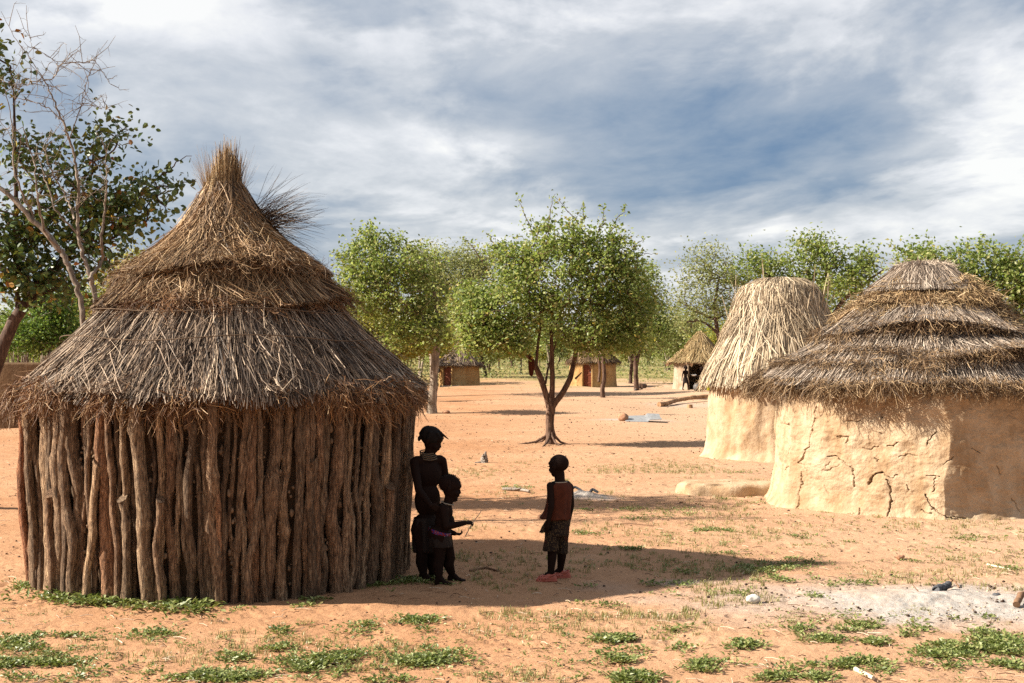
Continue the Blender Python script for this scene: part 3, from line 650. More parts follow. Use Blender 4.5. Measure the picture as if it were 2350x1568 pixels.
def mud_hut():
    cx, cy = 4.72, 15.5
    H = thing('mud_hut', 'large hut with cracked tan mud wall under shaggy tiered grey and brown thatch', 'hut', (cx, cy, 0))
    plan = poly_plan(1.87, 6, R(-102), 0.52)
    ths = np.linspace(R(-190), R(-20), 400); rr = plan(ths)
    sx = 1175 + F * (cx + np.cos(ths) * rr) / (cy + np.sin(ths) * rr); dep = cy + np.sin(ths) * rr
    i0 = int(np.argmin(sx))
    def inv(p):
        px = (2450 + p[0] / 1.3066) / 1.6477; py = (850 + p[1] / 1.3066) / 1.6477
        t = np.interp(px, sx[i0:], ths[i0:]); d = np.interp(t, ths, dep)
        return (t, 1.7 - (py - HZ) / F * d)
    raw = [([(822, 905), (820, 960), (812, 1010), (805, 1050), (808, 1095), (785, 1115), (770, 1160), (747, 1180)], .013, .05), ([(747, 1180), (780, 1190), (800, 1225)], .008, .03),
           ([(765, 1225), (770, 1280), (762, 1320), (775, 1370), (775, 1425)], .012, .05), ([(890, 1143), (930, 1148), (970, 1180), (1010, 1200), (1018, 1260), (1025, 1290)], .010, .045),
           ([(1092, 1283), (1105, 1250), (1125, 1235), (1155, 1225)], .018, .07), ([(1155, 1225), (1200, 1255), (1235, 1240)], .007, .03), ([(1185, 1265), (1195, 1310), (1205, 1360), (1195, 1410), (1185, 1450)], .013, .06),
           ([(1060, 1395), (1065, 1445)], .012, .05), ([(1170, 1100), (1210, 1098), (1232, 1078)], .009, .04), ([(1380, 1090), (1392, 1055), (1420, 1025)], .012, .05),
           ([(1378, 1240), (1432, 1245)], .010, .045), ([(1415, 1250), (1412, 1320)], .007, .03), ([(1370, 1330), (1395, 1400), (1470, 1440), (1530, 1458)], .011, .05), ([(650, 985), (672, 986), (690, 1005)], .007, .03),
           ([(662, 1212), (695, 1188)], .009, .04), ([(978, 970), (1040, 975)], .007, .03), ([(1100, 1020), (1150, 1035)], .007, .03), ([(1150, 935), (1142, 965)], .008, .03),
           ([(1720, 1195), (1745, 1230)], .008, .03), ([(1790, 1350), (1812, 1412)], .009, .04), ([(930, 1050), (985, 1052)], .006, .025), ([(985, 1052), (980, 1085)], .006, .025), ([(1130, 1165), (1110, 1150)], .007, .03),
           ([(880, 1290), (905, 1330)], .005, .02), ([(1280, 1290), (1290, 1310)], .012, .05), ([(1350, 1410), (1400, 1425)], .009, .04), ([(1500, 1440), (1560, 1450)], .010, .045), ([(900, 1170), (880, 1200)], .005, .02), ([(1600, 1100), (1640, 1130)], .006, .025),
           ([(945, 1190), (900, 1215), (870, 1212)], .006, .025), ([(1240, 1150), (1290, 1130), (1330, 1140)], .006, .025), ([(1050, 1100), (1100, 1110), (1130, 1095)], .006, .025), ([(1460, 1180), (1500, 1150)], .006, .025), ([(700, 1100), (680, 1140)], .006, .025)]
    cr = [([inv(p) for p in pl], max(w * 0.48, .0042), d * .8) for pl, w, d in raw]
    mud_wall(H, None, plan, 1.34, M['mud'], 3, (R(-195), R(-30)), 900, 260, 0.06, 0.06, cr)
    roof_p = Acc(); roof_core(roof_p, [(0.05, 2.62), (0.5, 2.42), (0.8, 2.16), (1.1, 1.84), (1.55, 1.46)], 0.04, seed=3, under=.3)
    roof = roof_p.obj('roof', M['straw_dun'], H)
    T = [([(1.30, 1.76), (1.52, 1.61), (1.82, 1.385)], 'straw_silver', 'straw_dun', 4200, 9500, 0.05, 0.3),
         ([(1.08, 1.90), (1.30, 1.75), (1.58, 1.59)], 'straw_silver', 'straw_dun', 3200, 6500, 0.10, 2.4),
         ([(0.90, 2.08), (1.12, 1.90), (1.38, 1.74)], 'straw_silver', 'straw_dun', 3600, 5500, 0.11, 1.2),
         ([(0.70, 2.26), (0.92, 2.08), (1.20, 1.88)], 'straw_silver', 'straw_dun', 4200, 2500, 0.09, 3.4),
         ([(0.50, 2.46), (0.74, 2.26), (0.98, 2.09)], 'straw_brown', 'straw_gold', 2500, 5500, 0.07, 0.4),
         ([(0.38, 2.56), (0.57, 2.40), (0.79, 2.24)], 'straw_brown', 'straw_gold', 2500, 5000, 0.04, 1.6)]
    for i, (p, m1, m2, n1, n2, zo, zp) in enumerate(T):
        acc = Acc(); roof_core(acc, p, 0.03, seed=i + 3, zoff=zo, zph=zp, under=.15, wob=.018)
        thatch(acc, p, int(n1 * 1.3), (0.22, 0.45), (0.006, 0.011), 61 + i, k=4, lift=(0, 0.03), drift=0.05, over=0.0, zoff=zo, zph=zp, wob=.018, tone=(0.1, 1))
        acc.obj('thatch_tier', M[m1], roof)
        acc = Acc()
        tangle(acc, p, int(n2 * 1.35), (0.07, 0.18), (0.004, 0.0075), 81 + i, band=(0.86, 1.02) if i != 4 and i != 5 else (0.15, 1.04), down=0.45 if i else 0.7, out=0.45, spread=0.7, zoff=zo, zph=zp, depth=0.10 if i < 4 else 0.075, wob=.018)
        if i == 0: tangle(acc, p, 1800, (0.12, 0.26), (0.005, 0.009), 99, band=(0.9, 1.0), down=0.9, out=0.4, spread=0.35, depth=0.03, tone=(.4, 1))
        acc.obj('root_fringe', M[m2], roof)
    cap = [(0.02, 2.735), (0.18, 2.72), (0.30, 2.66), (0.43, 2.55), (0.62, 2.39)]
    acc = Acc(); roof_core(acc, cap, 0.02, seed=2, under=.1)
    thatch(acc, cap, 5200, (0.22, 0.5), (0.005, 0.010), 95, k=5, lift=(0, 0.03), drift=0.08, over=0.03)
    tangle(acc, [(0.02, 2.74), (0.16, 2.73), (0.30, 2.68)], 700, (0.06, 0.16), (0.005, 0.009), 96, band=(0.3, 1.0), down=0.1, out=0.7, spread=0.4, depth=0.03, tone=(.3, 1))
    acc.obj('thatch_cap', M['straw_silver'], roof)
    acc = Acc()
    a = np.linspace(0, 2 * math.pi, 90); P = np.stack([np.cos(a) * 0.60, np.sin(a) * 0.60, 2.455 + 0.01 * np.sin(a * 5)], -1)[None]
    tubes(acc, P, np.full((1, 90), 0.005), 5, 0.5); acc.obj('binding_cord', M['lashing'], roof)
    # low mud apron on the far left of the wall
    ap = at(1650, 1130); acc = Acc(); a = np.linspace(0, 2 * math.pi, 80, endpoint=False); rings = []
    sh = lambda k: 1 + 0.06 * np.sin(3 * a + 1) + 0.04 * np.sin(7 * a)
    for rr, z in ((1.06, -0.04), (1.03, 0.025), (1.0, 0.06), (0.95, 0.078), (0.8, 0.085), (0.4, 0.088), (0.02, 0.088)):
        rings.append(np.stack([np.cos(a) * 0.62 * rr * sh(0) + 0.12, np.sin(a) * 0.42 * rr * sh(0), 1.5 * z + 0.006 * np.sin(a * 5 + rr * 9)], -1))
    loft(acc, rings); tag(acc.obj('mud_step', M['mud'], None, (ap[0], ap[1], 0)), 'low rounded mud platform at the left foot of the large mud hut', 'step')
    return H

def reed_hut():
    H = thing('reed_hut', 'narrow smooth tan mud hut with tall pale bundled reed roof behind the large mud hut', 'hut', (4.36, 22.0, 0))
    g = np.random.default_rng(5)
    mud_wall(H, None, lambda t: 1.13 + 0 * t, 1.34, M['mud'], 12, nf=260, nz=60, flare=0.10, rough=0.05, corr=0.10)
    core = [(0.02, 2.80), (0.38, 2.79), (0.55, 2.70), (0.63, 2.45), (0.70, 2.15), (0.95, 1.70), (1.14, 1.32)]
    acc = Acc(); roof_core(acc, core, 0.03, seed=8, under=.3); roof = acc.obj('roof', M['reed'], H)
    acc = Acc(); n = 8000
    t = g.random(n) * 6.28; lay = g.random(n) * 0.09
    top = g.uniform(2.25, 2.80, n); bot = g.uniform(1.12, 1.6, n)
    bot = np.where(g.random(n) < 0.6, 1.2 + 0.05 * g.normal(0, 1, n), bot)
    dth = g.normal(0, 0.06, n)
    def rad(z): return np.interp(z, [1.1, 1.34, 1.72, 2.2, 2.45, 2.68, 3.0], [1.24, 1.17, 0.97, 0.74, 0.68, 0.61, 0.45])
    K = 6; f = np.linspace(0, 1, K)[None]; z = top[:, None] * (1 - f) + bot[:, None] * f
    r = rad(z) + lay[:, None] * (0.4 + 0.6 * f); th = t[:, None] + dth[:, None] * f
    P = np.stack([np.cos(th) * r, np.sin(th) * r, z], -1)
    tg = np.stack([-np.sin(t), np.cos(t), 0 * t], -1); ra = np.stack([np.cos(t), np.sin(t), 0 * t + .3], -1); ph = g.normal(0, .5, n)[:, None]
    ribbons(acc, P, g.uniform(0.007, 0.0145, n)[:, None] * np.linspace(.7, 1, K)[None], nrm(np.cos(ph) * tg + np.sin(ph) * ra), g.random(n) ** .9)
    # crossed stems lying on the slope
    n = 220; t = g.random(n) * 6.28; z0 = g.uniform(1.6, 2.8, n); z1 = z0 - g.uniform(.5, 1.1, n); z1 = np.maximum(z1, 1.2); d = g.normal(0, .5, n)
    f = np.linspace(0, 1, 5)[None]; z = z0[:, None] * (1 - f) + z1[:, None] * f; r = rad(z) + 0.11; th = t[:, None] + d[:, None] * f
    P = np.stack([np.cos(th) * r, np.sin(th) * r, z], -1); tg = np.stack([-np.sin(t), np.cos(t), 0 * t], -1)
    ribbons(acc, P, np.full((n, 5), .011), tg, g.uniform(.5, 1, n))
    # stems standing proud of the top
    n = 60; t = g.random(n) * 6.28; z0 = g.uniform(2.1, 2.55, n); r0 = rad(z0) + .05; ln = g.uniform(.3, .65, n); o = g.uniform(-.05, .16, n)
    e = np.stack([np.cos(t), np.sin(t), 0 * t], -1)
    P = np.stack([e * r0[:, None] + np.stack([0 * t, 0 * t, z0], -1), e * (r0 + o * .4)[:, None] + np.stack([0 * t, 0 * t, z0 + ln * .5], -1), e * (r0 + o)[:, None] + np.stack([0 * t, 0 * t, z0 + ln], -1)], 1)
    ribbons(acc, P, np.full((n, 3), .011) * np.array([1, 1, .6])[None], nrm(g.normal(0, 1, (n, 3)) * [1, 1, .1]), g.uniform(.2, .9, n))
    acc.obj('reed_bundle', M['reed'], roof)
    dome = [(0.01, 2.89), (0.32, 2.865), (0.53, 2.76), (0.66, 2.56), (0.72, 2.32), (0.88, 2.0)]
    acc = Acc(); roof_core(acc, dome, 0.02, seed=1, under=.1); thatch(acc, dome, 3200, (0.5, 1.1), (0.006, 0.012), 17, k=5, lift=(0, .07), drift=.10, over=.08, zoff=.03, zph=.5, wob=.04); acc.obj('thatch_cap', M['reed'], roof)
    acc = Acc(); tangle(acc, [(0.95, 1.72), (1.17, 1.27)], 1700, (0.08, 0.2), (0.006, 0.011), 18, band=(.88, 1.03), down=.8, out=.3, spread=.5); acc.obj('root_fringe', M['straw_gold'], roof)
    return H

def far_hut(name, label, px, py, Rw, Hw, ra, zt, wallmat, straw, fringe, door, seed, panel=True, knob=False, frame='mud_orange', plan=None):
    x, y = at(px, py); z0 = float(gz(x, y))
    H = thing(name, label, 'hut', (x, y, z0))
    plan = plan or (lambda t: Rw + 0 * t)
    da, dw, dh = door
    mud_wall(H, None, plan, Hw + .1, M[wallmat], seed, nf=220, nz=34, flare=.03, rough=.03, door=(da, dw, dh))
    door_set(H, da, float(plan(np.array([da]))[0]), dw, dh, panel, frame)
    p = [(0.02, zt), (0.12, zt - .06), (ra * .45, Hw + (zt - Hw) * .50), (ra * .8, Hw + (zt - Hw) * .18), (ra, Hw - .04)]
    acc = Acc(); roof_core(acc, p, .03, seed=seed, under=.35); roof = acc.obj('roof', M[straw], H)
    acc = Acc(); thatch(acc, p, 5200, (.3, .7), (.012, .025), seed, k=4, lift=(0, .06), drift=.08, over=.07); acc.obj('thatch', M[straw], roof)
    acc = Acc(); tangle(acc, p, 1500, (.08, .18), (.01, .018), seed + 1, band=(.93, 1.02), down=.8, out=.3, spread=.5); acc.obj('root_fringe', M[fringe], roof)
    if knob:
        acc = Acc(); kp = [(0.02, zt + .22), (0.10, zt + .18), (0.17, zt + .02), (0.20, zt - .12), (.32, zt - .25)]
        roof_core(acc, kp, .02, seed=2, under=.1); thatch(acc, kp, 700, (.2, .4), (.012, .02), seed + 5, k=4, lift=(0, .03)); acc.obj('thatch_knob', M[straw], roof)
    return H
def far_huts():
    far_hut('mud_hut', 'small ochre mud hut with red plank door right behind the straight bare trunk', 1054, 884, 1.04, 1.20, 1.17, 2.45, 'mud_orange', 'straw_grey', 'straw_dun', (R(-122), .52, 1.08), 41, knob=True)
    far_hut('mud_hut', 'ochre mud hut with a dark red door half hidden behind the central forked tree', 1360, 889, 1.13, 1.22, 1.26, 2.35, 'mud_orange', 'straw_dun', 'straw_dun', (R(-106), .44, 1.10), 51)
    far_hut('mud_hut', 'whitewashed round hut with yellow thatch and an open black doorway', 1606, 896, 1.16, 1.22, 1.36, 2.55, 'mud_white', 'yellow_thatch', 'straw_root', (R(-106), .66, 1.12), 61, panel=False, frame='mud_white')
    # unroofed mud house at the left edge, shade painted into its colour, an opening in its face
    x, y = at(5, 985); H = thing('mud_house', 'low flat topped mud house at the left edge, its shade painted dark brown', 'house', (x, y, 0))
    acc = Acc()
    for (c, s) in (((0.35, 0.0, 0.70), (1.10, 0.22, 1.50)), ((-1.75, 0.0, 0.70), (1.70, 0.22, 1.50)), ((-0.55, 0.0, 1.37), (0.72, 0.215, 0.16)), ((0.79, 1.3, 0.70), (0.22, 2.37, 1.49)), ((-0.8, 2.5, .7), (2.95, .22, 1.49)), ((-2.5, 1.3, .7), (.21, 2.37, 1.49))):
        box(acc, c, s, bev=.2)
    acc.obj('wall', M['mud_shaded'], H)
    acc = Acc(); box(acc, (-0.85, 1.25, 1.42), (3.3, 2.4, .06), bev=.2); acc.obj('roof', M['mud_shaded'], H)
# ------------------------------------------------------------------ trees
def pix(px, py, Y): return np.array([(px - 1175.0) / F * Y, Y, 1.7 - (py - HZ) / F * Y])
def leaves(acc, P, size, g, up=0.35, asp=0.62, hang=0.0, tone=None, oval=False):
    n = len(P)
    d = g.normal(0, 1, (n, 3)); d[:, 2] = d[:, 2] * 0.7 - hang; d = nrm(d)
    nn = g.normal(0, 1, (n, 3)); nn[:, 2] += up * 3; s = nrm(np.cross(d, nn)); nv = np.cross(s, d)
    l = g.uniform(*size, n)[:, None]; w = l * asp * 0.5
    m = P + d * l * 0.42 + nv * l * 0.10 * g.normal(0.5, 1, (n, 1))
    if oval:                                                  # six-cornered blade folded along the midrib
        t = P + d * l - nv * l * 0.10; c = P + d * l * .5
        V = np.stack([P, P + d * l * .28 + s * w + nv * l * .10, P + d * l * .68 + s * w * .85 + nv * l * .05, t, P + d * l * .68 - s * w * .85 + nv * l * .05, P + d * l * .28 - s * w + nv * l * .10], 1)
        b = np.arange(n)[:, None] * 6; r = g.random(n) if tone is None else tone
        acc.add(V.reshape(-1, 3), np.concatenate([b + np.array([[0, 1, 2, 3]]), b + np.array([[0, 3, 4, 5]])]), rnd=np.repeat(r, 6)); return
    V = np.stack([P, m + s * w, P + d * l - nv * l * 0.08, m - s * w], 1)
    q = np.arange(n)[:, None] * 4 + np.arange(4)[None]
    r = g.random(n) if tone is None else tone
    acc.add(V.reshape(-1, 3), q, rnd=np.repeat(r, 4))
def grow(stems, pts, g, step=0.22, curve=0.18, sag=0.0):
    """join scattered crown points to the stems with limbs; returns limb paths, radii and the twig direction at each point"""
    nodes = []; par = []; 
    for st in stems:
        last = -1
        st = np.asarray(st, float)
        for i in range(len(st) - 1):
            L = np.linalg.norm(st[i + 1, :3] - st[i, :3]); k = max(1, int(L / step))
            for j in range(k):
                nodes.append(st[i, :3] + (st[i + 1, :3] - st[i, :3]) * j / k); par.append(last); last = len(nodes) - 1
        nodes.append(st[-1, :3]); par.append(last)
    ns = len(nodes)
    A = np.zeros((ns + len(pts) * 14, 3)); A[:ns] = nodes; cnt = ns
    d0 = np.min(np.linalg.norm(pts[:, None] - A[None, :ns], axis=2), axis=1)
    paths = []; 
    for i in np.argsort(d0):
        p = pts[i]
        v = p - A[:cnt]; d = np.linalg.norm(v, axis=1)
        cost = d * (1 + 0.9 * np.clip(-v[:, 2] / np.maximum(d, 1e-6) + 0.1, 0, 1))
        j = int(np.argmin(cost)); a = A[j].copy(); L = d[j]
        k = int(np.clip(math.ceil(L / step), 2, 12)); t = np.linspace(0, 1, k + 1)[:, None]
        off = g.normal(0, curve * L * 0.35, 3); off[2] = abs(off[2]) * 0.5 - sag * L
        wig = g.normal(0, 0.02, (k + 1, 3)); wig[0] = 0
        path = a + (p - a) * t + off * (4 * t * (1 - t)) * 0.6 + wig
        paths.append((j, path, cnt, k))
        A[cnt:cnt + k] = path[1:]; par += [j] + list(range(cnt, cnt + k - 1)); cnt += k
    wgt = np.zeros(cnt); 
    tips = [c + k - 1 for (_, _, c, k) in paths]
    wgt[tips] = 1.0
    for i in range(cnt - 1, ns - 1, -1):
        if par[i] >= 0: wgt[par[i]] += wgt[i]
    return paths, wgt
def tree(name, label, cat, base, stems, blobs, leafmat, bark, seed, nleaf=40, size=(0.045, 0.075), csig=0.16, tipr=0.004, maxr=0.04, step=0.22, group=None, shoots=(), roots=0, hang=0.0, up=0.35, outer=2.4, curve=0.18, tone=None, zmin=None, leaf_back=0.5, sides=7):
    """stems: lists of (x,y,z,r); blobs: (x,y,z,rx,ry,rz,n). All in the place's coordinates; the tree's own origin is its foot"""
    g = np.random.default_rng(seed)
    base = np.asarray(base, float)
    T = thing(name, label, cat, tuple(base), group)
    pts = []
    for (x, y, z, rx, ry, rz, n) in blobs:
        d = nrm(g.normal(0, 1, (n, 3))); rr = g.random(n) ** (1 / outer)
        pts.append(np.array([x, y, z]) + d * rr[:, None] * np.array([rx, ry, rz]))
    pts = np.concatenate(pts) - base
    if zmin is not None: pts[:, 2] = np.maximum(pts[:, 2], zmin + g.random(len(pts)) * .3)
    stl = [np.asarray(s, float) - np.array([*base, 0]) for s in stems]
    paths, wgt = grow(stl, pts, g, step, curve)
    acc = Acc()
    for s in stl:
        L = np.concatenate([[0], np.cumsum(np.linalg.norm(np.diff(s[:, :3], axis=0), axis=1))]); k = max(8, int(L[-1] / 0.12))
        u = np.linspace(0, L[-1], k); Pm = np.stack([np.interp(u, L, s[:, c]) for c in range(4)], -1)
        for c in range(3):                                    # round the corners
            for _ in range(3): Pm[1:-1, c] = 0.25 * Pm[:-2, c] + 0.5 * Pm[1:-1, c] + 0.25 * Pm[2:, c]
        rd = Pm[:, 3] * (1 + 0.10 * vnoise(u * 3.1 + seed, u * 0 + seed)) 
        P = Pm[:, :3] + g.normal(0, 0.05, (k, 3)) * Pm[:, 3:4]
        tubes(acc, P[None], rd[None], 10, 0.5)
    K = 6; PP = []; RR = []; ends = []
    for (j, path, c, k) in paths:
        r = np.clip(tipr * np.maximum(wgt[c:c + k], 1) ** 0.5, tipr, maxr); r = np.concatenate([[r[0]], r])
        t = np.linspace(0, 1, len(path)); tt = np.linspace(0, 1, K)
        PP.append(np.stack([np.interp(tt, t, path[:, q]) for q in range(3)], -1)); RR.append(np.interp(tt, t, r)); ends.append(path[-1] - path[-2])
    if PP: tubes(acc, np.array(PP), np.array(RR), 5, 0.5)
    lv = []
    PPa = np.array(PP)
    cl = np.repeat(np.arange(len(PPa)), nleaf)
    f = 1 - leaf_back * g.random(len(cl)) ** 1.5 * 1.0
    fi = np.clip(f * (K - 1), 0, K - 1.001); i0 = fi.astype(int); fr = (fi - i0)[:, None]
    Pl = PPa[cl, i0] * (1 - fr) + PPa[cl, i0 + 1] * fr
    sig = csig * (0.6 + 0.8 * g.random(len(PPa)))[cl][:, None]
    Pl = Pl + g.normal(0, 1, (len(cl), 3)) * sig * np.array([1, 1, 0.75])
    keep = g.random(len(cl)) < (0.45 + 0.75 * g.random(len(PPa)))[cl]
    lv.append(Pl[keep])
    for (pl, nl) in shoots:                                   # long whippy shoots beyond the crown
        s = np.asarray(pl, float) - base; k = len(s); u = np.linspace(0, k - 1, 9)
        P = np.stack([np.interp(u, np.arange(k), s[:, c]) for c in range(3)], -1) + g.normal(0, .015, (9, 3))
        tubes(acc, P[None], np.linspace(0.012, 0.003, 9)[None], 5, 0.5)
        q = g.random(nl) * 8; i = np.minimum(q.astype(int), 7); w = (q - i)[:, None]
        lv.append(P[i] * (1 - w) + P[i + 1] * w + g.normal(0, 0.045, (nl, 3)))
    if roots:
        for i in range(roots):
            a = i / roots * 6.28 + g.uniform(-.3, .3); L = g.uniform(.3, .75); r = stl[0][0, 3] * .8
            e = np.array([math.cos(a), math.sin(a), 0])
            P = np.stack([e * r * .2 + [0, 0, .34], e * r * .8 + [0, 0, .15], e * (r + L * .3) + [0, 0, .04], e * (r + L) + [0, 0, -.02]])
            tubes(acc, P[None], np.array([[r * .42, r * .34, r * .22, .010]]), 7, .5)
    acc.obj('trunk', M[bark], T)
    A2 = Acc(); Pl = np.concatenate(lv)
    tn = None
    if tone is not None: tn = np.clip(tone[0] + (tone[1] - tone[0]) * g.random(len(Pl)), 0, 1)
    leaves(A2, Pl, size, g, up, hang=hang, tone=tn, oval=(leafmat == 'leaf_big'))
    A2.obj('crown', M[leafmat], T, smooth=False)
    return T
def B(px, py, rx, ry, Y, n, dr=None, dy=0.0):
    """a crown lobe given where it shows, at its own distance"""
    k = Y / F; c = pix(px, py, Y)
    return (c[0], c[1] + dy, c[2], rx * k, (dr if dr else rx * k), ry * k, n)
def S(pts, Y, dys=None):
    out = []
    for i, (px, py, r) in enumerate(pts):
        p = pix(px, py, Y); out.append((p[0], p[1] + (dys[i] if dys else 0), p[2], r))
    return out
def trees():
    # the forked tree in the middle
    Y = 24.9; b = pix(1263, 1020, Y); b[2] = gz(b[0], b[1])
    st = [S([(1263, 1022, 0.1178), (1264, 1000, 0.0874), (1262, 960, 0.0798), (1264, 930, 0.0912), (1268, 905, 0.0532), (1268, 860, 0.0471), (1266, 800, 0.0380), (1264, 730, 0.0266)], Y),
          S([(1262, 940, 0.0646), (1252, 900, 0.0570), (1238, 860, 0.0532), (1222, 825, 0.0471), (1200, 800, 0.0380), (1160, 775, 0.0266), (1110, 750, 0.0167)], Y, [0, 0, 0, -.1, -.2, -.3, -.4]),
          S([(1266, 935, 0.0646), (1290, 905, 0.0570), (1308, 878, 0.0532), (1318, 835, 0.0471), (1326, 790, 0.0418), (1335, 730, 0.0304), (1350, 660, 0.0190)], Y, [0, 0, .1, .1, .2, .2, .3]),
          S([(1230, 842, 0.0342), (1232, 800, 0.0304), (1240, 760, 0.0251), (1245, 700, 0.0167)], Y, [-.1, -.1, 0, .1]), S([(1252, 880, 0.0228), (1258, 840, 0.0190), (1275, 800, 0.0152), (1290, 740, 0.0114)], Y, [0, .2, .4, .5]),
          S([(1320, 870, 0.0228), (1335, 855, 0.0106)], Y), S([(1320, 800, 0.0304), (1360, 770, 0.0228), (1400, 740, 0.0152)], Y, [0, .3, .5])]
    bl = [B(1270, 640, 150, 100, Y, 190, 1.3), B(1150, 700, 95, 75, Y, 130, 0.9, -.2), B(1100, 735, 55, 55, Y, 55, 0.6, -.4), B(1380, 640, 90, 85, Y, 130, 0.9), B(1420, 720, 65, 65, Y, 70, 0.7, .2), B(1280, 720, 130, 45, Y, 90, 1.2),
          B(1200, 600, 80, 50, Y, 60), B(1290, 545, 80, 40, Y, 60), B(1390, 560, 55, 40, Y, 36), B(1150, 580, 40, 25, Y, 12), B(1330, 760, 60, 38, Y, 50, .8, -.4), B(1160, 775, 70, 30, Y, 60, .5, -.5), B(1090, 785, 50, 24, Y, 36, .4, -.4), B(1430, 780, 50, 28, Y, 50, .6), B(1075, 700, 50, 60, Y, 50, .5), B(1465, 700, 40, 70, Y, 50, .5), B(1180, 795, 45, 18, Y, 26, .4, -.6), B(1360, 790, 50, 20, Y, 30, .5, -.4), B(1440, 610, 45, 40, Y, 36, .5)]
    sh = [([pix(1235, 560, Y), pix(1210, 500, Y), pix(1188, 455, Y)], 45), ([pix(1255, 540, Y), pix(1262, 490, Y), pix(1272, 446, Y)], 60), ([pix(1340, 530, Y), pix(1310, 490, Y), pix(1275, 452, Y)], 60), ([pix(1360, 560, Y), pix(1385, 510, Y), pix(1385, 470, Y)], 60),
          ([pix(1390, 560, Y), pix(1415, 510, Y), pix(1437, 476, Y)], 55), ([pix(1440, 590, Y), pix(1460, 560, Y), pix(1480, 545, Y)], 30), ([pix(1440, 610, Y), pix(1475, 578, Y), pix(1500, 583, Y)], 28), ([pix(1110, 600, Y), pix(1080, 560, Y), pix(1060, 545, Y)], 30), ([pix(1330, 540, Y), pix(1340, 500, Y), pix(1335, 465, Y)], 50), ([pix(1140, 570, Y), pix(1125, 545, Y), pix(1115, 535, Y)], 20)]
    tree('forked_tree', 'green tree with red brown trunk forking low, standing alone mid yard', 'tree', b, st, bl, 'leaf_mid', 'bark_red', 101, nleaf=36, size=(.036, .095), csig=.115, up=.05, maxr=.035, shoots=sh, roots=6, tone=(0, 1.0), outer=3.2)
    # left of it, the straight pole-like trunk
    Y = 38.5; b = pix(992, 946, Y); b[2] = gz(b[0], b[1])
    st = [[(b[0] - .02, b[1], b[2] - .05, .165), (b[0], b[1], b[2] + .15, .135), (b[0] + .05, b[1], 1.0, .12), (b[0] + .12, b[1], 1.8, .115), (b[0] + .18, b[1], 2.5, .095), (b[0] + .1, b[1], 3.3, .06), (b[0] - .3, b[1], 4.1, .03)], S([(999, 770, .08), (960, 720, .06), (910, 680, .045), (870, 620, .03)], Y, [0, -.2, -.2, 0])]
    bl = [B(850, 600, 75, 60, Y, 100, 1.0), B(930, 610, 90, 60, Y, 120, 1.2), B(900, 680, 120, 60, Y, 130, 1.3), B(830, 670, 60, 60, Y, 70, 1), B(985, 700, 70, 60, Y, 70, 1), B(850, 545, 25, 22, Y, 16), B(905, 555, 30, 20, Y, 12), B(790, 600, 25, 35, Y, 12), B(985, 765, 45, 35, Y, 60, .7, -.3), B(920, 760, 60, 45, Y, 60, .8)]
    sh = [([pix(850, 560, Y), pix(850, 530, Y), pix(852, 505, Y)], 40), ([pix(800, 600, Y), pix(780, 590, Y), pix(760, 578, Y)], 26), ([pix(910, 570, Y), pix(920, 550, Y), pix(926, 532, Y)], 26)]
    tree('straight_tree', 'dark green tree on a thick bare straight pale topped trunk beside the stick hut', 'tree', b, st, bl, 'leaf_mid', 'bark_grey', 102, nleaf=27, size=(.06, .14), csig=.165, up=.05, maxr=.05, shoots=sh, tone=(0, .97))
    # the greyer spreading crown behind it
    Y = 52.0; b = pix(997, 905, Y); b[2] = gz(b[0], b[1])
    st = [[(b[0], b[1], b[2] - .1, .12), (b[0] - .1, b[1], 1.6, .10), (b[0] - .4, b[1], 3.0, .07), (b[0] - .9, b[1], 4.4, .03)], [(b[0] - .1, b[1], 1.6, .08), (b[0] + .3, b[1], 3.2, .05)]]
    bl = [B(1010, 610, 95, 55, Y, 110), B(1060, 660, 90, 70, Y, 110), B(960, 620, 60, 50, Y, 50), B(1090, 600, 50, 40, Y, 60), B(1020, 720, 90, 50, Y, 100), B(1090, 720, 50, 60, Y, 60)]
    tree('grey_green_tree', 'pale grey green tree crown between the straight trunk and forked tree', 'tree', b, st, bl, 'leaf_grey', 'bark_grey', 103, nleaf=52, size=(.07, .115), csig=.25, tone=(.2, 1))
    Y = 47.0; b = pix(880, 915, Y); b[2] = gz(b[0], b[1])
    st = [[(b[0], b[1], b[2] - .1, .09), (b[0] + .1, b[1], 1.4, .07), (b[0] + .3, b[1], 2.4, .04)]]
    bl = [B(880, 760, 90, 45, Y, 130), B(960, 780, 60, 35, Y, 60), B(810, 740, 60, 45, Y, 60), B(905, 800, 50, 25, Y, 36), B(780, 690, 40, 50, Y, 30), B(1010, 775, 50, 28, Y, 50)]
    tree('low_tree', 'low yellow green leafy tree spilling out beside the right slope of the stick hut roof', 'tree', b, st, bl, 'leaf_yellow', 'bark_grey', 104, nleaf=48, size=(.07, .12), csig=.24, tone=(0, .95), up=.15)
    # right of the forked tree
    Y = 48.0; b = pix(1384, 918, Y); b[2] = gz(b[0], b[1])
    st = [S([(1384, 920, .10), (1381, 895, .085), (1388, 870, .075), (1384, 820, .065), (1386, 780, .05), (1400, 720, .03)], Y), S([(1374, 876, .05), (1378, 845, .045), (1372, 800, .04), (1360, 770, .025)], Y, [0, .1, .1, .1])]
    bl = [B(1400, 765, 45, 35, Y, 50), B(1440, 780, 45, 28, Y, 36), B(1370, 740, 40, 40, Y, 30), B(1360, 775, 30, 25, Y, 18)]
    tree('crooked_tree', 'small tree with two crooked thin stems before the hut with dark red door', 'tree', b, st, bl, 'leaf_yellow', 'bark_red', 105, nleaf=34, size=(.06, .105), csig=.2)
    Y = 55.5; b = pix(1461, 903, Y); b[2] = gz(b[0], b[1])
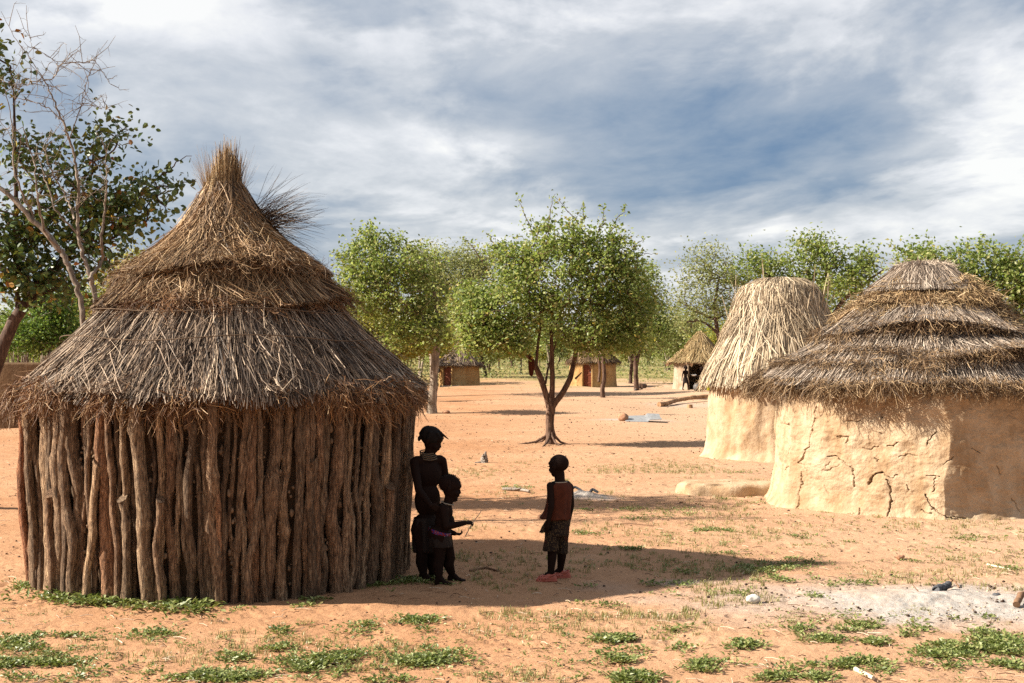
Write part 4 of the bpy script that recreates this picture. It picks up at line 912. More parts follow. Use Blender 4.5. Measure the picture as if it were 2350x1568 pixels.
    st = [S([(1461, 905, .13), (1460, 880, .10), (1459, 840, .095), (1456, 800, .06), (1450, 740, .05), (1440, 680, .03)], Y), S([(1460, 845, .075), (1468, 800, .06), (1480, 750, .05), (1500, 690, .03)], Y)]
    bl = [B(1470, 690, 65, 60, Y, 110), B(1500, 740, 50, 50, Y, 80), B(1450, 650, 50, 40, Y, 50), B(1530, 770, 35, 45, Y, 40), B(1450, 760, 60, 35, Y, 50), B(1490, 630, 30, 25, Y, 20)]
    tree('twin_stem_tree', 'dark green tree with a straight red trunk split in two, right of the forked tree', 'tree', b, st, bl, 'leaf_mid', 'bark_red', 106, nleaf=32, size=(.08, .13), csig=.23, up=.15, tone=(0, .9))
    # airy tree in front of the yellow hut's roof
    Y = 40.0; b = pix(1662, 940, Y); b[2] = gz(b[0], b[1])
    st = [S([(1662, 942, .10), (1660, 860, .08), (1657, 800, .07), (1645, 760, .06), (1640, 700, .05), (1650, 640, .03)], Y), S([(1647, 765, .04), (1610, 735, .03), (1570, 740, .02)], Y, [0, -.2, -.4]), S([(1643, 735, .04), (1600, 715, .03), (1560, 690, .018)], Y, [0, .2, .3])]
    bl = [B(1600, 620, 50, 45, Y, 40), B(1650, 640, 60, 60, Y, 45), B(1580, 690, 45, 45, Y, 36), B(1640, 710, 70, 30, Y, 36), B(1690, 690, 50, 50, Y, 36), B(1620, 580, 40, 20, Y, 14), B(1580, 745, 40, 20, Y, 20)]
    tree('airy_tree', 'airy pale green tree with dark branches between yellow thatched hut and reed hut', 'tree', b, st, bl, 'leaf_grey', 'bark_dark', 107, nleaf=30, size=(.06, .10), csig=.22, tone=(.1, .95))
    # behind the reed hut and the large mud hut
    Y = 41.0; b = pix(1900, 940, Y); b[2] = gz(b[0], b[1])
    st = [S([(1900, 945, .14), (1895, 850, .12), (1890, 760, .10), (1880, 690, .07), (1850, 620, .04)], Y), S([(1890, 760, .08), (1930, 690, .06), (1980, 650, .045), (2020, 620, .02)], Y, [0, -.2, -.4, -.4]), S([(1890, 740, .07), (1820, 660, .05), (1740, 620, .03)], Y), S([(1880, 700, .05), (1900, 620, .03), (1890, 560, .015)], Y)]
    bl = [B(1880, 590, 70, 40, Y, 60), B(1780, 610, 70, 40, Y, 66), B(1700, 630, 50, 40, Y, 40), B(1960, 620, 60, 45, Y, 60), B(1900, 650, 110, 35, Y, 70), B(1860, 560, 45, 20, Y, 20), B(1990, 590, 30, 20, Y, 14), B(1720, 590, 30, 15, Y, 10), B(1800, 680, 80, 30, Y, 40)]
    sh = [([pix(1880, 570, Y), pix(1888, 550, Y), pix(1893, 535, Y)], 26), ([pix(1850, 570, Y), pix(1840, 552, Y), pix(1832, 545, Y)], 18), ([pix(1980, 610, Y), pix(2000, 590, Y), pix(2010, 580, Y)], 14)]
    tree('spreading_tree', 'wide flat topped tree with sparse dark green leaves rising behind the reed roof', 'tree', b, st, bl, 'leaf_mid', 'bark_dark', 108, nleaf=26, size=(.08, .14), csig=.21, shoots=sh, tone=(0, .96))
    Y = 36.0; b = pix(2365, 955, Y); b[2] = gz(b[0], b[1])
    st = [S([(2365, 960, .13), (2350, 860, .11), (2322, 800, .09), (2300, 740, .07), (2240, 680, .045), (2180, 640, .02)], Y), S([(2322, 805, .06), (2330, 740, .05), (2330, 680, .04), (2340, 610, .025)], Y)]
    bl = [B(2110, 610, 70, 40, Y, 50), B(2190, 640, 80, 55, Y, 90), B(2270, 660, 80, 70, Y, 110), B(2330, 640, 60, 70, Y, 80), B(2270, 760, 60, 60, Y, 60), B(2350, 760, 50, 50, Y, 50), B(2250, 590, 60, 30, Y, 30), B(2390, 650, 70, 90, Y, 60), B(2130, 580, 60, 18, Y, 16), B(2225, 735, 40, 60, Y, 40)]
    sh = [([pix(2250, 590, Y), pix(2252, 560, Y), pix(2258, 538, Y)], 30), ([pix(2190, 600, Y), pix(2180, 575, Y), pix(2170, 560, Y)], 18), ([pix(2090, 590, Y), pix(2060, 570, Y), pix(2040, 556, Y)], 26), ([pix(2330, 590, Y), pix(2340, 565, Y), pix(2345, 552, Y)], 22), ([pix(2110, 590, Y), pix(2118, 570, Y), pix(2124, 552, Y)], 16)]
    tree('leaning_tree', 'broad leafy tree with leaning trunk at the right edge behind the mud hut', 'tree', b, st, bl, 'leaf_mid', 'bark_dark', 109, nleaf=30, size=(.085, .14), csig=.20, shoots=sh, tone=(.05, .97), up=.2)
    # left: bright bush and yellow tree behind the stick hut
    Y = 33.0; b = pix(110, 960, Y); b[2] = gz(b[0], b[1])
    st = [[(b[0], b[1], b[2] - .1, .07), (b[0], b[1], 1.5, .05), (b[0] + .2, b[1], 2.4, .03)], [(b[0] + .1, b[1], b[2] - .1, .06), (b[0] + .5, b[1], 1.6, .03)]]
    bl = [B(100, 745, 90, 50, Y, 150), B(150, 690, 70, 40, Y, 60), B(60, 780, 60, 30, Y, 50), B(180, 780, 60, 40, Y, 50)]
    tree('bush', 'dense bright green bush seen under the leaning trunk beyond the stick hut, left', 'bush', b, st, bl, 'leaf_bush', 'bark_grey', 110, nleaf=44, size=(.06, .10), csig=.17)
    Y = 42.0; b = pix(300, 940, Y); b[2] = gz(b[0], b[1])
    st = [[(b[0], b[1], b[2] - .1, .10), (b[0] - .1, b[1], 1.8, .08), (b[0] - .2, b[1], 3.5, .03)]]
    bl = [B(280, 640, 80, 50, Y, 90), B(230, 700, 90, 50, Y, 80), B(310, 600, 40, 30, Y, 20), B(350, 640, 60, 50, Y, 40)]
    tree('yellow_green_tree', 'yellow green tree top peeping over the left slope of the stick hut roof', 'tree', b, st, bl, 'leaf_yellow', 'bark_grey', 111, nleaf=36, size=(.07, .12), csig=.24)
    Y = 60.0; b = pix(5, 890, Y); b[2] = gz(b[0], b[1])
    st = [[(b[0], b[1], b[2] - .1, .10), (b[0] - .1, b[1], 1.8, .08), (b[0] - .2, b[1], 3.0, .03)]]
    tree('dull_green_tree', 'dull olive tree far back at the left edge behind the leaning trunk', 'tree', b, st, [B(10, 750, 70, 45, Y, 110), B(-60, 740, 60, 45, Y, 50)], 'leaf_grey', 'bark_grey', 112, nleaf=30, size=(.09, .14), csig=.3)
    # the big leaved tree leaning in from the left
    Y = 14.6; b = pix(-95, 1168, Y); b[2] = 0
    st = [S([(-95, 1170, 0.0984), (-45, 960, 0.0779), (2, 800, 0.0697), (42, 715, 0.0640), (85, 655, 0.0574), (130, 598, 0.0476), (160, 540, 0.0369), (205, 480, 0.0262), (280, 440, 0.0164), (345, 418, 0.0098)], Y, [0, 0, 0, 0, .1, .2, .3, .4, .4, .4]),
          S([(-45, 960, 0.0656), (-110, 760, 0.0574), (-150, 500, 0.0451), (-140, 250, 0.0328), (-120, 60, 0.0164)], Y, [0, .3, .5, .6, .7]), S([(42, 715, 0.0328), (20, 600, 0.0287), (5, 450, 0.0230), (10, 300, 0.0164), (5, 180, 0.0082)], Y, [0, .2, .4, .3, .3]), S([(130, 598, 0.0246), (215, 560, 0.0164), (300, 500, 0.0098)], Y, [.2, .3, .3])]
    bl = [B(60, 640, 85, 60, Y, 62, .5), B(20, 560, 60, 50, Y, 36, .5), B(60, 520, 70, 45, Y, 30, .5), B(130, 470, 60, 55, Y, 26, .5), B(230, 470, 65, 40, Y, 30, .5), B(320, 440, 55, 30, Y, 22, .4), B(365, 425, 35, 16, Y, 7, .3), B(270, 300, 50, 30, Y, 10, .4), B(205, 340, 55, 55, Y, 16, .5), B(70, 340, 65, 50, Y, 20, .5),
          B(15, 190, 25, 50, Y, 8, .4), B(290, 510, 50, 25, Y, 12, .4), B(240, 600, 50, 25, Y, 10, .4), B(110, 400, 50, 40, Y, 14, .5), B(150, 640, 60, 40, Y, 20, .4), B(170, 560, 70, 45, Y, 22, .4), B(255, 520, 55, 35, Y, 12, .4), B(180, 420, 50, 35, Y, 10, .4), B(-140, 420, 110, 140, Y, 90, .8), B(-130, 120, 110, 130, Y, 90, 1.0), B(-200, -60, 120, 80, Y, 50, 1.0)]
    sh = [([pix(345, 420, Y), pix(395, 385, Y), pix(438, 350, Y)], 7), ([pix(345, 430, Y), pix(400, 430, Y), pix(445, 410, Y)], 16), ([pix(350, 440, Y), pix(370, 465, Y), pix(385, 490, Y)], 9)]
    tree('big_leaved_tree', 'tree with large dark leaves and some orange ones leaning in from the left edge', 'tree', b, st, bl, 'leaf_big', 'bark_dark', 113, nleaf=17, size=(.050, .095), csig=.15, tipr=.0035, maxr=.03, shoots=sh, hang=.45, up=.15, step=.16, leaf_back=.8)
    # the bare pale stems beside it
    Y = 13.3; b = pix(205, 1200, Y); b[2] = 0; T = thing('bare_tree', 'nearly leafless pale stemmed tree with fine twigs rising behind the left roof slope', 'tree', tuple(b))
    g = np.random.default_rng(77); acc = Acc()
    main = [[(203, 1203, .07), (196, 800, .055), (190, 705, .047), (172, 650, .046), (155, 605, .046), (136, 568, .05), (75, 503, .042), (0, 428, .036), (-70, 390, .02)], [(206, 1203, .06), (222, 760, .045), (216, 670, .043), (208, 640, .042), (195, 600, .034), (181, 553, .030), (176, 503, .027), (181, 428, .024), (172, 380, .022), (160, 320, .020), (140, 275, .017), (112, 205, .012), (85, 160, .007), (40, 100, .005), (0, 25, .003)],
            [(208, 645, .03), (228, 595, .026), (235, 560, .024), (241, 503, .02), (250, 440, .015), (248, 400, .010), (240, 330, .006)], [(176, 505, .02), (150, 455, .016), (130, 420, .012), (110, 350, .009), (100, 290, .006)], [(140, 275, .010), (110, 248, .008), (60, 228, .006), (15, 220, .004)], [(110, 172, .007), (150, 150, .008), (200, 145, .008), (220, 138, .006), (235, 165, .004), (252, 192, .003)], [(113, 180, .008), (80, 190, .007), (40, 195, .004), (5, 185, .003)], [(128, 158, .006), (115, 130, .005), (75, 110, .004), (55, 75, .002)],
            [(181, 553, .018), (120, 480, .015), (90, 400, .012), (60, 330, .007)], [(136, 568, .03), (110, 540, .025), (105, 460, .018), (95, 380, .012), (70, 300, .006)], [(160, 320, .010), (185, 232, .008), (190, 195, .005), (220, 138, .003)], [(181, 232, .006), (220, 240, .004), (250, 250, .003)], [(75, 503, .02), (40, 400, .015), (20, 290, .009), (10, 180, .005)]]
    tw = []
    for k_, st in enumerate(main):
        s = np.array(S(st, Y, list(0.12 * g.normal(0, 1, len(st)) * (k_ > 1)))) - np.array([*b, 0]); L = len(s); u = np.linspace(0, L - 1, L * 6)
        P = np.stack([np.interp(u, np.arange(L), s[:, c]) for c in range(4)], -1)
        for c in range(3):
            for _ in range(4): P[1:-1, c] = .25 * P[:-2, c] + .5 * P[1:-1, c] + .25 * P[2:, c]
        P[1:-1, :3] += g.normal(0, .006, (len(P) - 2, 3)); tubes(acc, P[None, :, :3], P[None, :, 3] * .60, 8, .5)
        for i in range(len(P)):
            if P[i, 2] > 3.0 and g.random() < .55: tw.append(P[i, :3])
    tw = np.array(tw); n = len(tw); d = nrm(g.normal(0, 1, (n, 3)) + [0, 0, .45]); ln = g.uniform(.08, .40, n)[:, None]
    P = np.stack([tw, tw + d * ln * .35 + g.normal(0, .012, (n, 3)), tw + d * ln * .7 + g.normal(0, .02, (n, 3)), tw + d * ln + g.normal(0, .03, (n, 3))], 1)
    tubes(acc, P, np.full((n, 4), .0035) * np.array([1, .9, .7, .45])[None], 4, .5)
    P2 = P[:, 1:3].reshape(-1, 3); m = len(P2); d = nrm(g.normal(0, 1, (m, 3))); ln = g.uniform(.04, .14, m)[:, None]
    tubes(acc, np.stack([P2, P2 + d * ln * .5, P2 + d * ln + g.normal(0, .01, (m, 3))], 1), np.full((m, 3), .002) * np.array([1, .8, .5])[None], 3, .5)
    acc.obj('trunk', M['bark_pale'], T)
    # far woodland: a handful of kinds, each tree copied as a thing with its parts
    g = np.random.default_rng(9); kinds = []
    for i in range(8):
        h = g.uniform(3.2, 5.0); ns = g.integers(1, 4); st = []
        for s in range(ns):
            a = g.random() * 6.28; o = .35 * (ns > 1)
            st.append([(.06 * math.cos(a) * s, .06 * math.sin(a) * s, -.25, .085), (o * .4 * math.cos(a), o * .4 * math.sin(a), .6, .065), (o * math.cos(a) + g.normal(0, .1), o * math.sin(a), h * .38, .05), (o * 1.7 * math.cos(a), o * 1.7 * math.sin(a), h * .68, .025)])
        bl = [(g.normal(0, .5), g.normal(0, .5), h * g.uniform(.40, .85), g.uniform(.8, 1.25), g.uniform(.8, 1.25), g.uniform(.5, .85), 30) for _ in range(7)]
        kinds.append(tree('woodland_tree', 'x', 'tree', (0, 0, 0), st, bl, ['leaf_mid', 'leaf_yellow', 'leaf_mid', 'leaf_grey'][i % 4], ['bark_grey', 'bark_dark'][i % 2], 200 + i, nleaf=18, size=(.13, .21), csig=.27, step=.4, zmin=.85, sides=5, maxr=.03))
    used = set(); spots = []
    zones = [(-40, 0, 60), (330, 560, 0)]
    while len(spots) < 150:
        Yt = float(66 + 100 * g.random() ** 1.25); px = g.uniform(-60, 2420)
        if any(abs(px - p0) < w and Yt < yl for p0, w, yl in ((1054, 75, 78), (1360, 80, 74), (1620, 95, 72), (1180, 60, 90))): continue
        if any(abs(px - q) * min(Yt, y2) / F < 1.7 and abs(Yt - y2) < 2.5 for q, y2, _ in spots): continue
        spots.append((px, Yt, 1.0))
    for i in range(140):
        spots.append((-60 + 2480 * (i + g.uniform(-.4, .4)) / 140, float(g.uniform(150, 260)), 1.2))
    zone = [(-999, 300, 'behind the left side of the stick hut'), (300, 780, 'behind the stick hut roof'), (780, 990, 'between stick hut and straight bare trunk'), (990, 1130, 'around the ochre hut on the left'), (1130, 1290, 'between ochre hut and forked tree'), (1290, 1450, 'around the hut behind the forked tree'), (1450, 1560, 'between twin stemmed tree and yellow thatched hut'), (1560, 1760, 'behind the yellow thatched hut'), (1760, 9999, 'behind the large mud hut')]
    for i, (px, Yt, sc) in enumerate(spots):
        src = kinds[i % 8]; x = (px - 1175) / F * Yt
        if i < 8: r = src
        else:
            r = src.copy(); COL.objects.link(r)
            for ch in src.children:
                c = ch.copy(); COL.objects.link(c); c.parent = r
        r.location = (x, Yt, float(gz(x, Yt)) - (.05 if Yt < 145 else .3)); r.rotation_euler = (0, 0, g.random() * 6.28); s = g.uniform(.8, 1.2) * sc; r.scale = (s * g.uniform(.9, 1.25), s * g.uniform(.9, 1.25), s)
        zn = [t for a0, a1, t in zone if a0 <= px < a1][0]
        far = 'tiny' if Yt > 145 else ('small' if Yt > 95 else 'low')
        col = {'leaf_mid': 'green', 'leaf_yellow': 'yellow green', 'leaf_grey': 'grey green'}[src.children[1].data.materials[0].name if 'crown' in src.children[1].name else src.children[0].data.materials[0].name]
        r['label'] = f'{far} {col} woodland tree {zn}'; r['category'] = 'tree'; r['group'] = f'{far} {col} woodland trees {zn}'
    # brushwood fence far left
    FN = thing('stick_fence', 'fence of thin upright grey sticks under the bright green bush, far left', 'fence', (-14.6, 38.0, 0))
    n = 170; x = np.sort(g.uniform(-3.6, 3.6, n)); P = np.zeros((n, 4, 3)); hh = g.uniform(1.35, 1.95, n); ln = g.normal(0, .12, n)
    for j, f in enumerate((0, .35, .7, 1)): P[:, j] = np.stack([x + ln * f + g.normal(0, .02, n), g.normal(0, .07, n), hh * f - .2 * (1 - f)], -1)
    acc = Acc(); tubes(acc, P, g.uniform(.014, .035, n)[:, None] * np.array([1, .9, .8, .6])[None], 6, .5); acc.obj('sticks', M['bark_grey'], FN)
    acc = Acc(); P = np.array([[(-3.6, .06, z), (-1.2, .07, z + .05), (1.2, .06, z - .04), (3.6, .06, z)] for z in (.5, 1.1)]); tubes(acc, P, np.full((2, 4), .025), 6, .5); acc.obj('rail', M['bark_grey'], FN)

    # brush on the far ground, too thick to count
    acc = Acc(); n = 3400; yy = 78 + 200 * g.random(n) ** 1.1; xx = g.uniform(-.44, .44, n) * yy
    k = fbm(xx * .05 + 4, yy * .05, 3) + .3 * g.normal(0, 1, n) + (yy - 130) * .004 > 0; xx, yy = xx[k], yy[k]; n = len(xx); m = 26; L = np.repeat(np.arange(n), m)
    h = g.uniform(.5, 2.0, n) * (.7 + yy / 300); P = np.stack([xx[L] + g.normal(0, .45, n * m), yy[L] + g.normal(0, .45, n * m), gz(xx[L], yy[L]) + h[L] * g.random(n * m)], -1)
    leaves(acc, P, (.10, .24), g, .2, tone=np.clip(g.random(n)[L] * .5 + g.random(n * m) * .5, 0, 1))
    o = acc.obj('far_scrub', M['leaf_grey'], smooth=False); tag(o, 'low grey green scrub covering the ground of the far woodland', 'scrub', kind='stuff')
# ------------------------------------------------------------------ people
def hullcap(a, b, ra, rb): return ('c', np.asarray(a, float), np.asarray(b, float), ra, rb)
def rotm(yaw=0, pitch=0, roll=0): return (Matrix.Rotation(yaw, 3, 'Z') @ Matrix.Rotation(pitch, 3, 'Y') @ Matrix.Rotation(roll, 3, 'X'))
def ell(c, r, rot=None): return ('e', np.asarray(c, float), r, rot)
def chain(pts, rads): return [hullcap(pts[i], pts[i + 1], rads[i], rads[i + 1]) for i in range(len(pts) - 1)]
def body_mesh(name, prims, voxel, smooth=4):
    bm = bmesh.new()
    for p in prims:
        b = bmesh.new()
        if p[0] == 'c':
            for c, r in ((p[1], p[3]), (p[2], p[4])):
                bmesh.ops.create_icosphere(b, subdivisions=2, radius=r, matrix=Matrix.Translation(Vector(c)))
            bmesh.ops.convex_hull(b, input=b.verts[:]); bmesh.ops.delete(b, geom=[v for v in b.verts if not v.link_faces], context='VERTS')
        else:
            bmesh.ops.create_icosphere(b, subdivisions=3, radius=1.0)
            Mx = Matrix.Diagonal(Vector((*p[2], 1.0)))
            if p[3] is not None: Mx = p[3].to_4x4() @ Mx
            bmesh.ops.transform(b, matrix=Matrix.Translation(Vector(p[1])) @ Mx, verts=b.verts)
        me = bpy.data.meshes.new('tmp'); b.to_mesh(me); b.free(); bm.from_mesh(me); bpy.data.meshes.remove(me)
    me = bpy.data.meshes.new(name); bm.to_mesh(me); bm.free()
    o = bpy.data.objects.new('tmp', me); COL.objects.link(o)
    m = o.modifiers.new('r', 'REMESH'); m.mode = 'VOXEL'; m.voxel_size = voxel; m.use_smooth_shade = True
    s = o.modifiers.new('s', 'SMOOTH'); s.factor = 0.5; s.iterations = smooth
    dg = bpy.context.evaluated_depsgraph_get(); ev = o.evaluated_get(dg)
    r = bpy.data.meshes.new_from_object(ev); r.name = name
    bpy.data.objects.remove(o); bpy.data.meshes.remove(me)
    return r
def head(c, s, yaw, pitch, roll=0.0, face=True):
    Rm = rotm(yaw, pitch, roll); c = np.asarray(c, float)
    w = lambda x, y, z: c + np.array(Rm @ Vector((x, y, z))) * s
    e = lambda p, r: ell(w(*p), tuple(q * s for q in r), Rm)
    L = [e((-.06, 0, .11), (.46, .375, .385)), e((.07, 0, -.14), (.33, .29, .31)), e((.17, 0, -.31), (.21, .19, .17)), e((.26, 0, -.40), (.09, .10, .08)), e((.30, 0, .12), (.13, .27, .12))]
    if face:
        L += [e((.40, 0, -.13), (.075, .085, .055)), hullcap(w(.36, 0, .02), w(.42, 0, -.11), .035 * s, .045 * s), e((.37, 0, -.235), (.075, .12, .038)), e((.355, 0, -.285), (.07, .105, .038)), e((.33, .16, -.01), (.05, .065, .045)), e((.33, -.16, -.01), (.05, .065, .045)),
              e((.26, .2, -.16), (.1, .1, .1)), e((.26, -.2, -.16), (.1, .1, .1))]
    for sd in (-1, 1): L += [e((-.06, sd * .37, -.06), (.085, .04, .125)), e((-.07, sd * .40, -.01), (.06, .035, .08))]
    return L, w
def hand(wr, d, n, t, s, curl=(.5, .7, .5), spread=.04, thumb=(.6, .75, .35), rmin=.0042):
    """palm, four unequal fingers bent at the knuckles, a thumb from the side of the palm"""
    wr = np.asarray(wr, float); d = nrm(np.asarray(d, float)); n = np.asarray(n, float); n = nrm(n - d * n.dot(d)); t = np.asarray(t, float); t = nrm(t - d * t.dot(d) - n * t.dot(n))
    L = []; r = max(.052 * s, rmin)
    for i, (lat, ln) in enumerate(((.165, .44), (.055, .50), (-.055, .47), (-.155, .37))):
        kn = wr + d * (.50 - .02 * abs(i - 1)) * s + t * lat * s
        L.append(hullcap(wr + t * lat * .55 * s, kn, .085 * s, .068 * s))
        p = kn; a = 0.0; dd = nrm(d + t * lat * spread * 10 * .3)
        for q, (sg, c) in enumerate(zip((.45, .31, .24), curl)):
            a += c; v = dd * math.cos(a) + n * math.sin(a); p2 = p + v * ln * sg * s
            L.append(hullcap(p, p2, r * (1 - .08 * q), r * (.92 - .08 * q))); p = p2
    b = wr + d * .14 * s + t * .12 * s; v = nrm(d * thumb[0] + t * thumb[1] + n * thumb[2]); k = b + v * .26 * s; v2 = nrm(v + d * .5 + n * .45); 
    L += [hullcap(b, k, .085 * s, r * 1.15), hullcap(k, k + v2 * .20 * s, r * 1.12, r * .95)]
    return L
def foot(an, d, s, h):
    an = np.asarray(an, float); d = nrm(np.array([d[0], d[1], 0.0])); l = np.array([-d[1], d[0], 0]); z = np.array([0, 0, 1.0]); g = np.array([an[0], an[1], 0])
    L = [hullcap(an, g - d * .16 * s + z * .12 * s, h, .13 * s), hullcap(an, g + d * .28 * s + z * .16 * s, h * .9, .13 * s), hullcap(g - d * .14 * s + z * .10 * s, g + d * .42 * s + z * .085 * s, .12 * s, .12 * s), hullcap(g + d * .28 * s + z * .09 * s + l * .06 * s, g + d * .55 * s + z * .07 * s + l * .06 * s, .10 * s, .075 * s), hullcap(g + d * .28 * s + z * .09 * s - l * .08 * s, g + d * .50 * s + z * .065 * s - l * .09 * s, .10 * s, .065 * s)]
    for i, (o, q) in enumerate(((.13, .70), (.05, .69), (-.02, .665), (-.085, .63), (-.14, .585))): L.append(hullcap(g + d * .50 * s + z * .06 * s + l * o * s, g + d * q * s + z * .045 * s + l * o * 1.05 * s, .052 * s, .045 * s if i else .055 * s))
    return L
def ringband(acc, c, ra, rb, yaw, tilt, w, th, n=40, rnd=.5, wave=0):
    """a band round a neck or waist: tilted ellipse of a given width and thickness"""
    Rm = rotm(yaw, tilt); a = np.arange(n) / n * 6.2832; m = 8; q = np.arange(m) / m * 6.2832; rings = []
    for x in a:
        e = Vector((math.cos(x), math.sin(x), 0)); b = Vector((ra * math.cos(x), rb * math.sin(x), wave * math.sin(3 * x)))
        rings.append([np.asarray(c) + np.array(Rm @ (b + e * (th * math.cos(y)) + Vector((0, 0, w * math.sin(y))))) for y in q])
    rings.append(rings[0]); loft(acc, rings, rnd=rnd)
def cloth_tube(acc, rings, n=44, folds=.004, nf=7, seed=0, thick=.004):
    """rings: (x,y,z, r_along, r_across, yaw); an open tube with folds and an inside face"""
    g = np.random.default_rng(seed); a = np.arange(n) / n * 6.2832; ph = g.random(4) * 6.28; out = []
    R_ = np.asarray(rings, float); k = len(R_); u = np.linspace(0, k - 1, k * 4)
    Q = np.stack([np.interp(u, np.arange(k), R_[:, c]) for c in range(6)], -1)
    for c in range(6):
        for _ in range(2): Q[1:-1, c] = .25 * Q[:-2, c] + .5 * Q[1:-1, c] + .25 * Q[2:, c]
    for i, (x, y, z, r1, r2, yw) in enumerate(Q):
        f = i / (len(Q) - 1); w = folds * (.25 + f) * (np.sin(nf * a + ph[0] + 2 * f) + .6 * np.sin((nf + 4) * a + ph[1] - 3 * f))
        ex = np.cos(a) * (r1 + w); ey = np.sin(a) * (r2 + w)
        out.append(np.stack([x + ex * math.cos(yw) - ey * math.sin(yw), y + ex * math.sin(yw) + ey * math.cos(yw), z + .6 * w * f], -1))
    ins = [np.stack([o[:, 0] * 1, o[:, 1], o[:, 2]], -1) + (o.mean(0) - o) * (thick / np.maximum(np.linalg.norm(o - o.mean(0), axis=1, keepdims=True), .01)) for o in out[::-1]]
    loft(acc, out + ins)
def beads_mat():
    m, nt, b, o = new_mat('bead_belt')
    v = nt.nodes.new('ShaderNodeTexVoronoi'); v.inputs['Scale'].default_value = 150
    tc = nt.nodes.new('ShaderNodeTexCoord'); nt.links.new(tc.outputs['Object'], v.inputs['Vector'])
    s = nt.nodes.new('ShaderNodeSeparateColor'); nt.links.new(v.outputs['Color'], s.inputs[0])
    c = ramp(nt, s.outputs[0], [(0, (.20, .012, .016)), (.5, (.22, .018, .018)), (.52, (.025, .02, .13)), (.80, (.03, .028, .15)), (.86, (.28, .26, .26)), (1, (.3, .28, .28))], 'CONSTANT')
    nt.links.new(c, b.inputs['Base Color']); b.inputs['Roughness'].default_value = .4; bump(nt, b, v.outputs['Distance'], .5, .003); return m
def print_mat():
    m, nt, b, o = new_mat('printed_cloth')
    v = nt.nodes.new('ShaderNodeTexVoronoi'); v.inputs['Scale'].default_value = 95; v.inputs['Randomness'].default_value = 1
    tc = nt.nodes.new('ShaderNodeTexCoord'); nt.links.new(tc.outputs['Object'], v.inputs['Vector'])
    sp = ramp(nt, v.outputs['Distance'], [(.30, (.085, .055, .026)), (.42, (.014, .008, .006))])
    n = noise(nt, 7, 3); c = mix(nt, ramp(nt, n, [(.56, (0, 0, 0)), (.66, (1, 1, 1))]), sp, (.055, .012, .008))
    nt.links.new(c, b.inputs['Base Color']); b.inputs['Roughness'].default_value = .9; bump(nt, b, noise(nt, 30, 3), .3, .004); return m
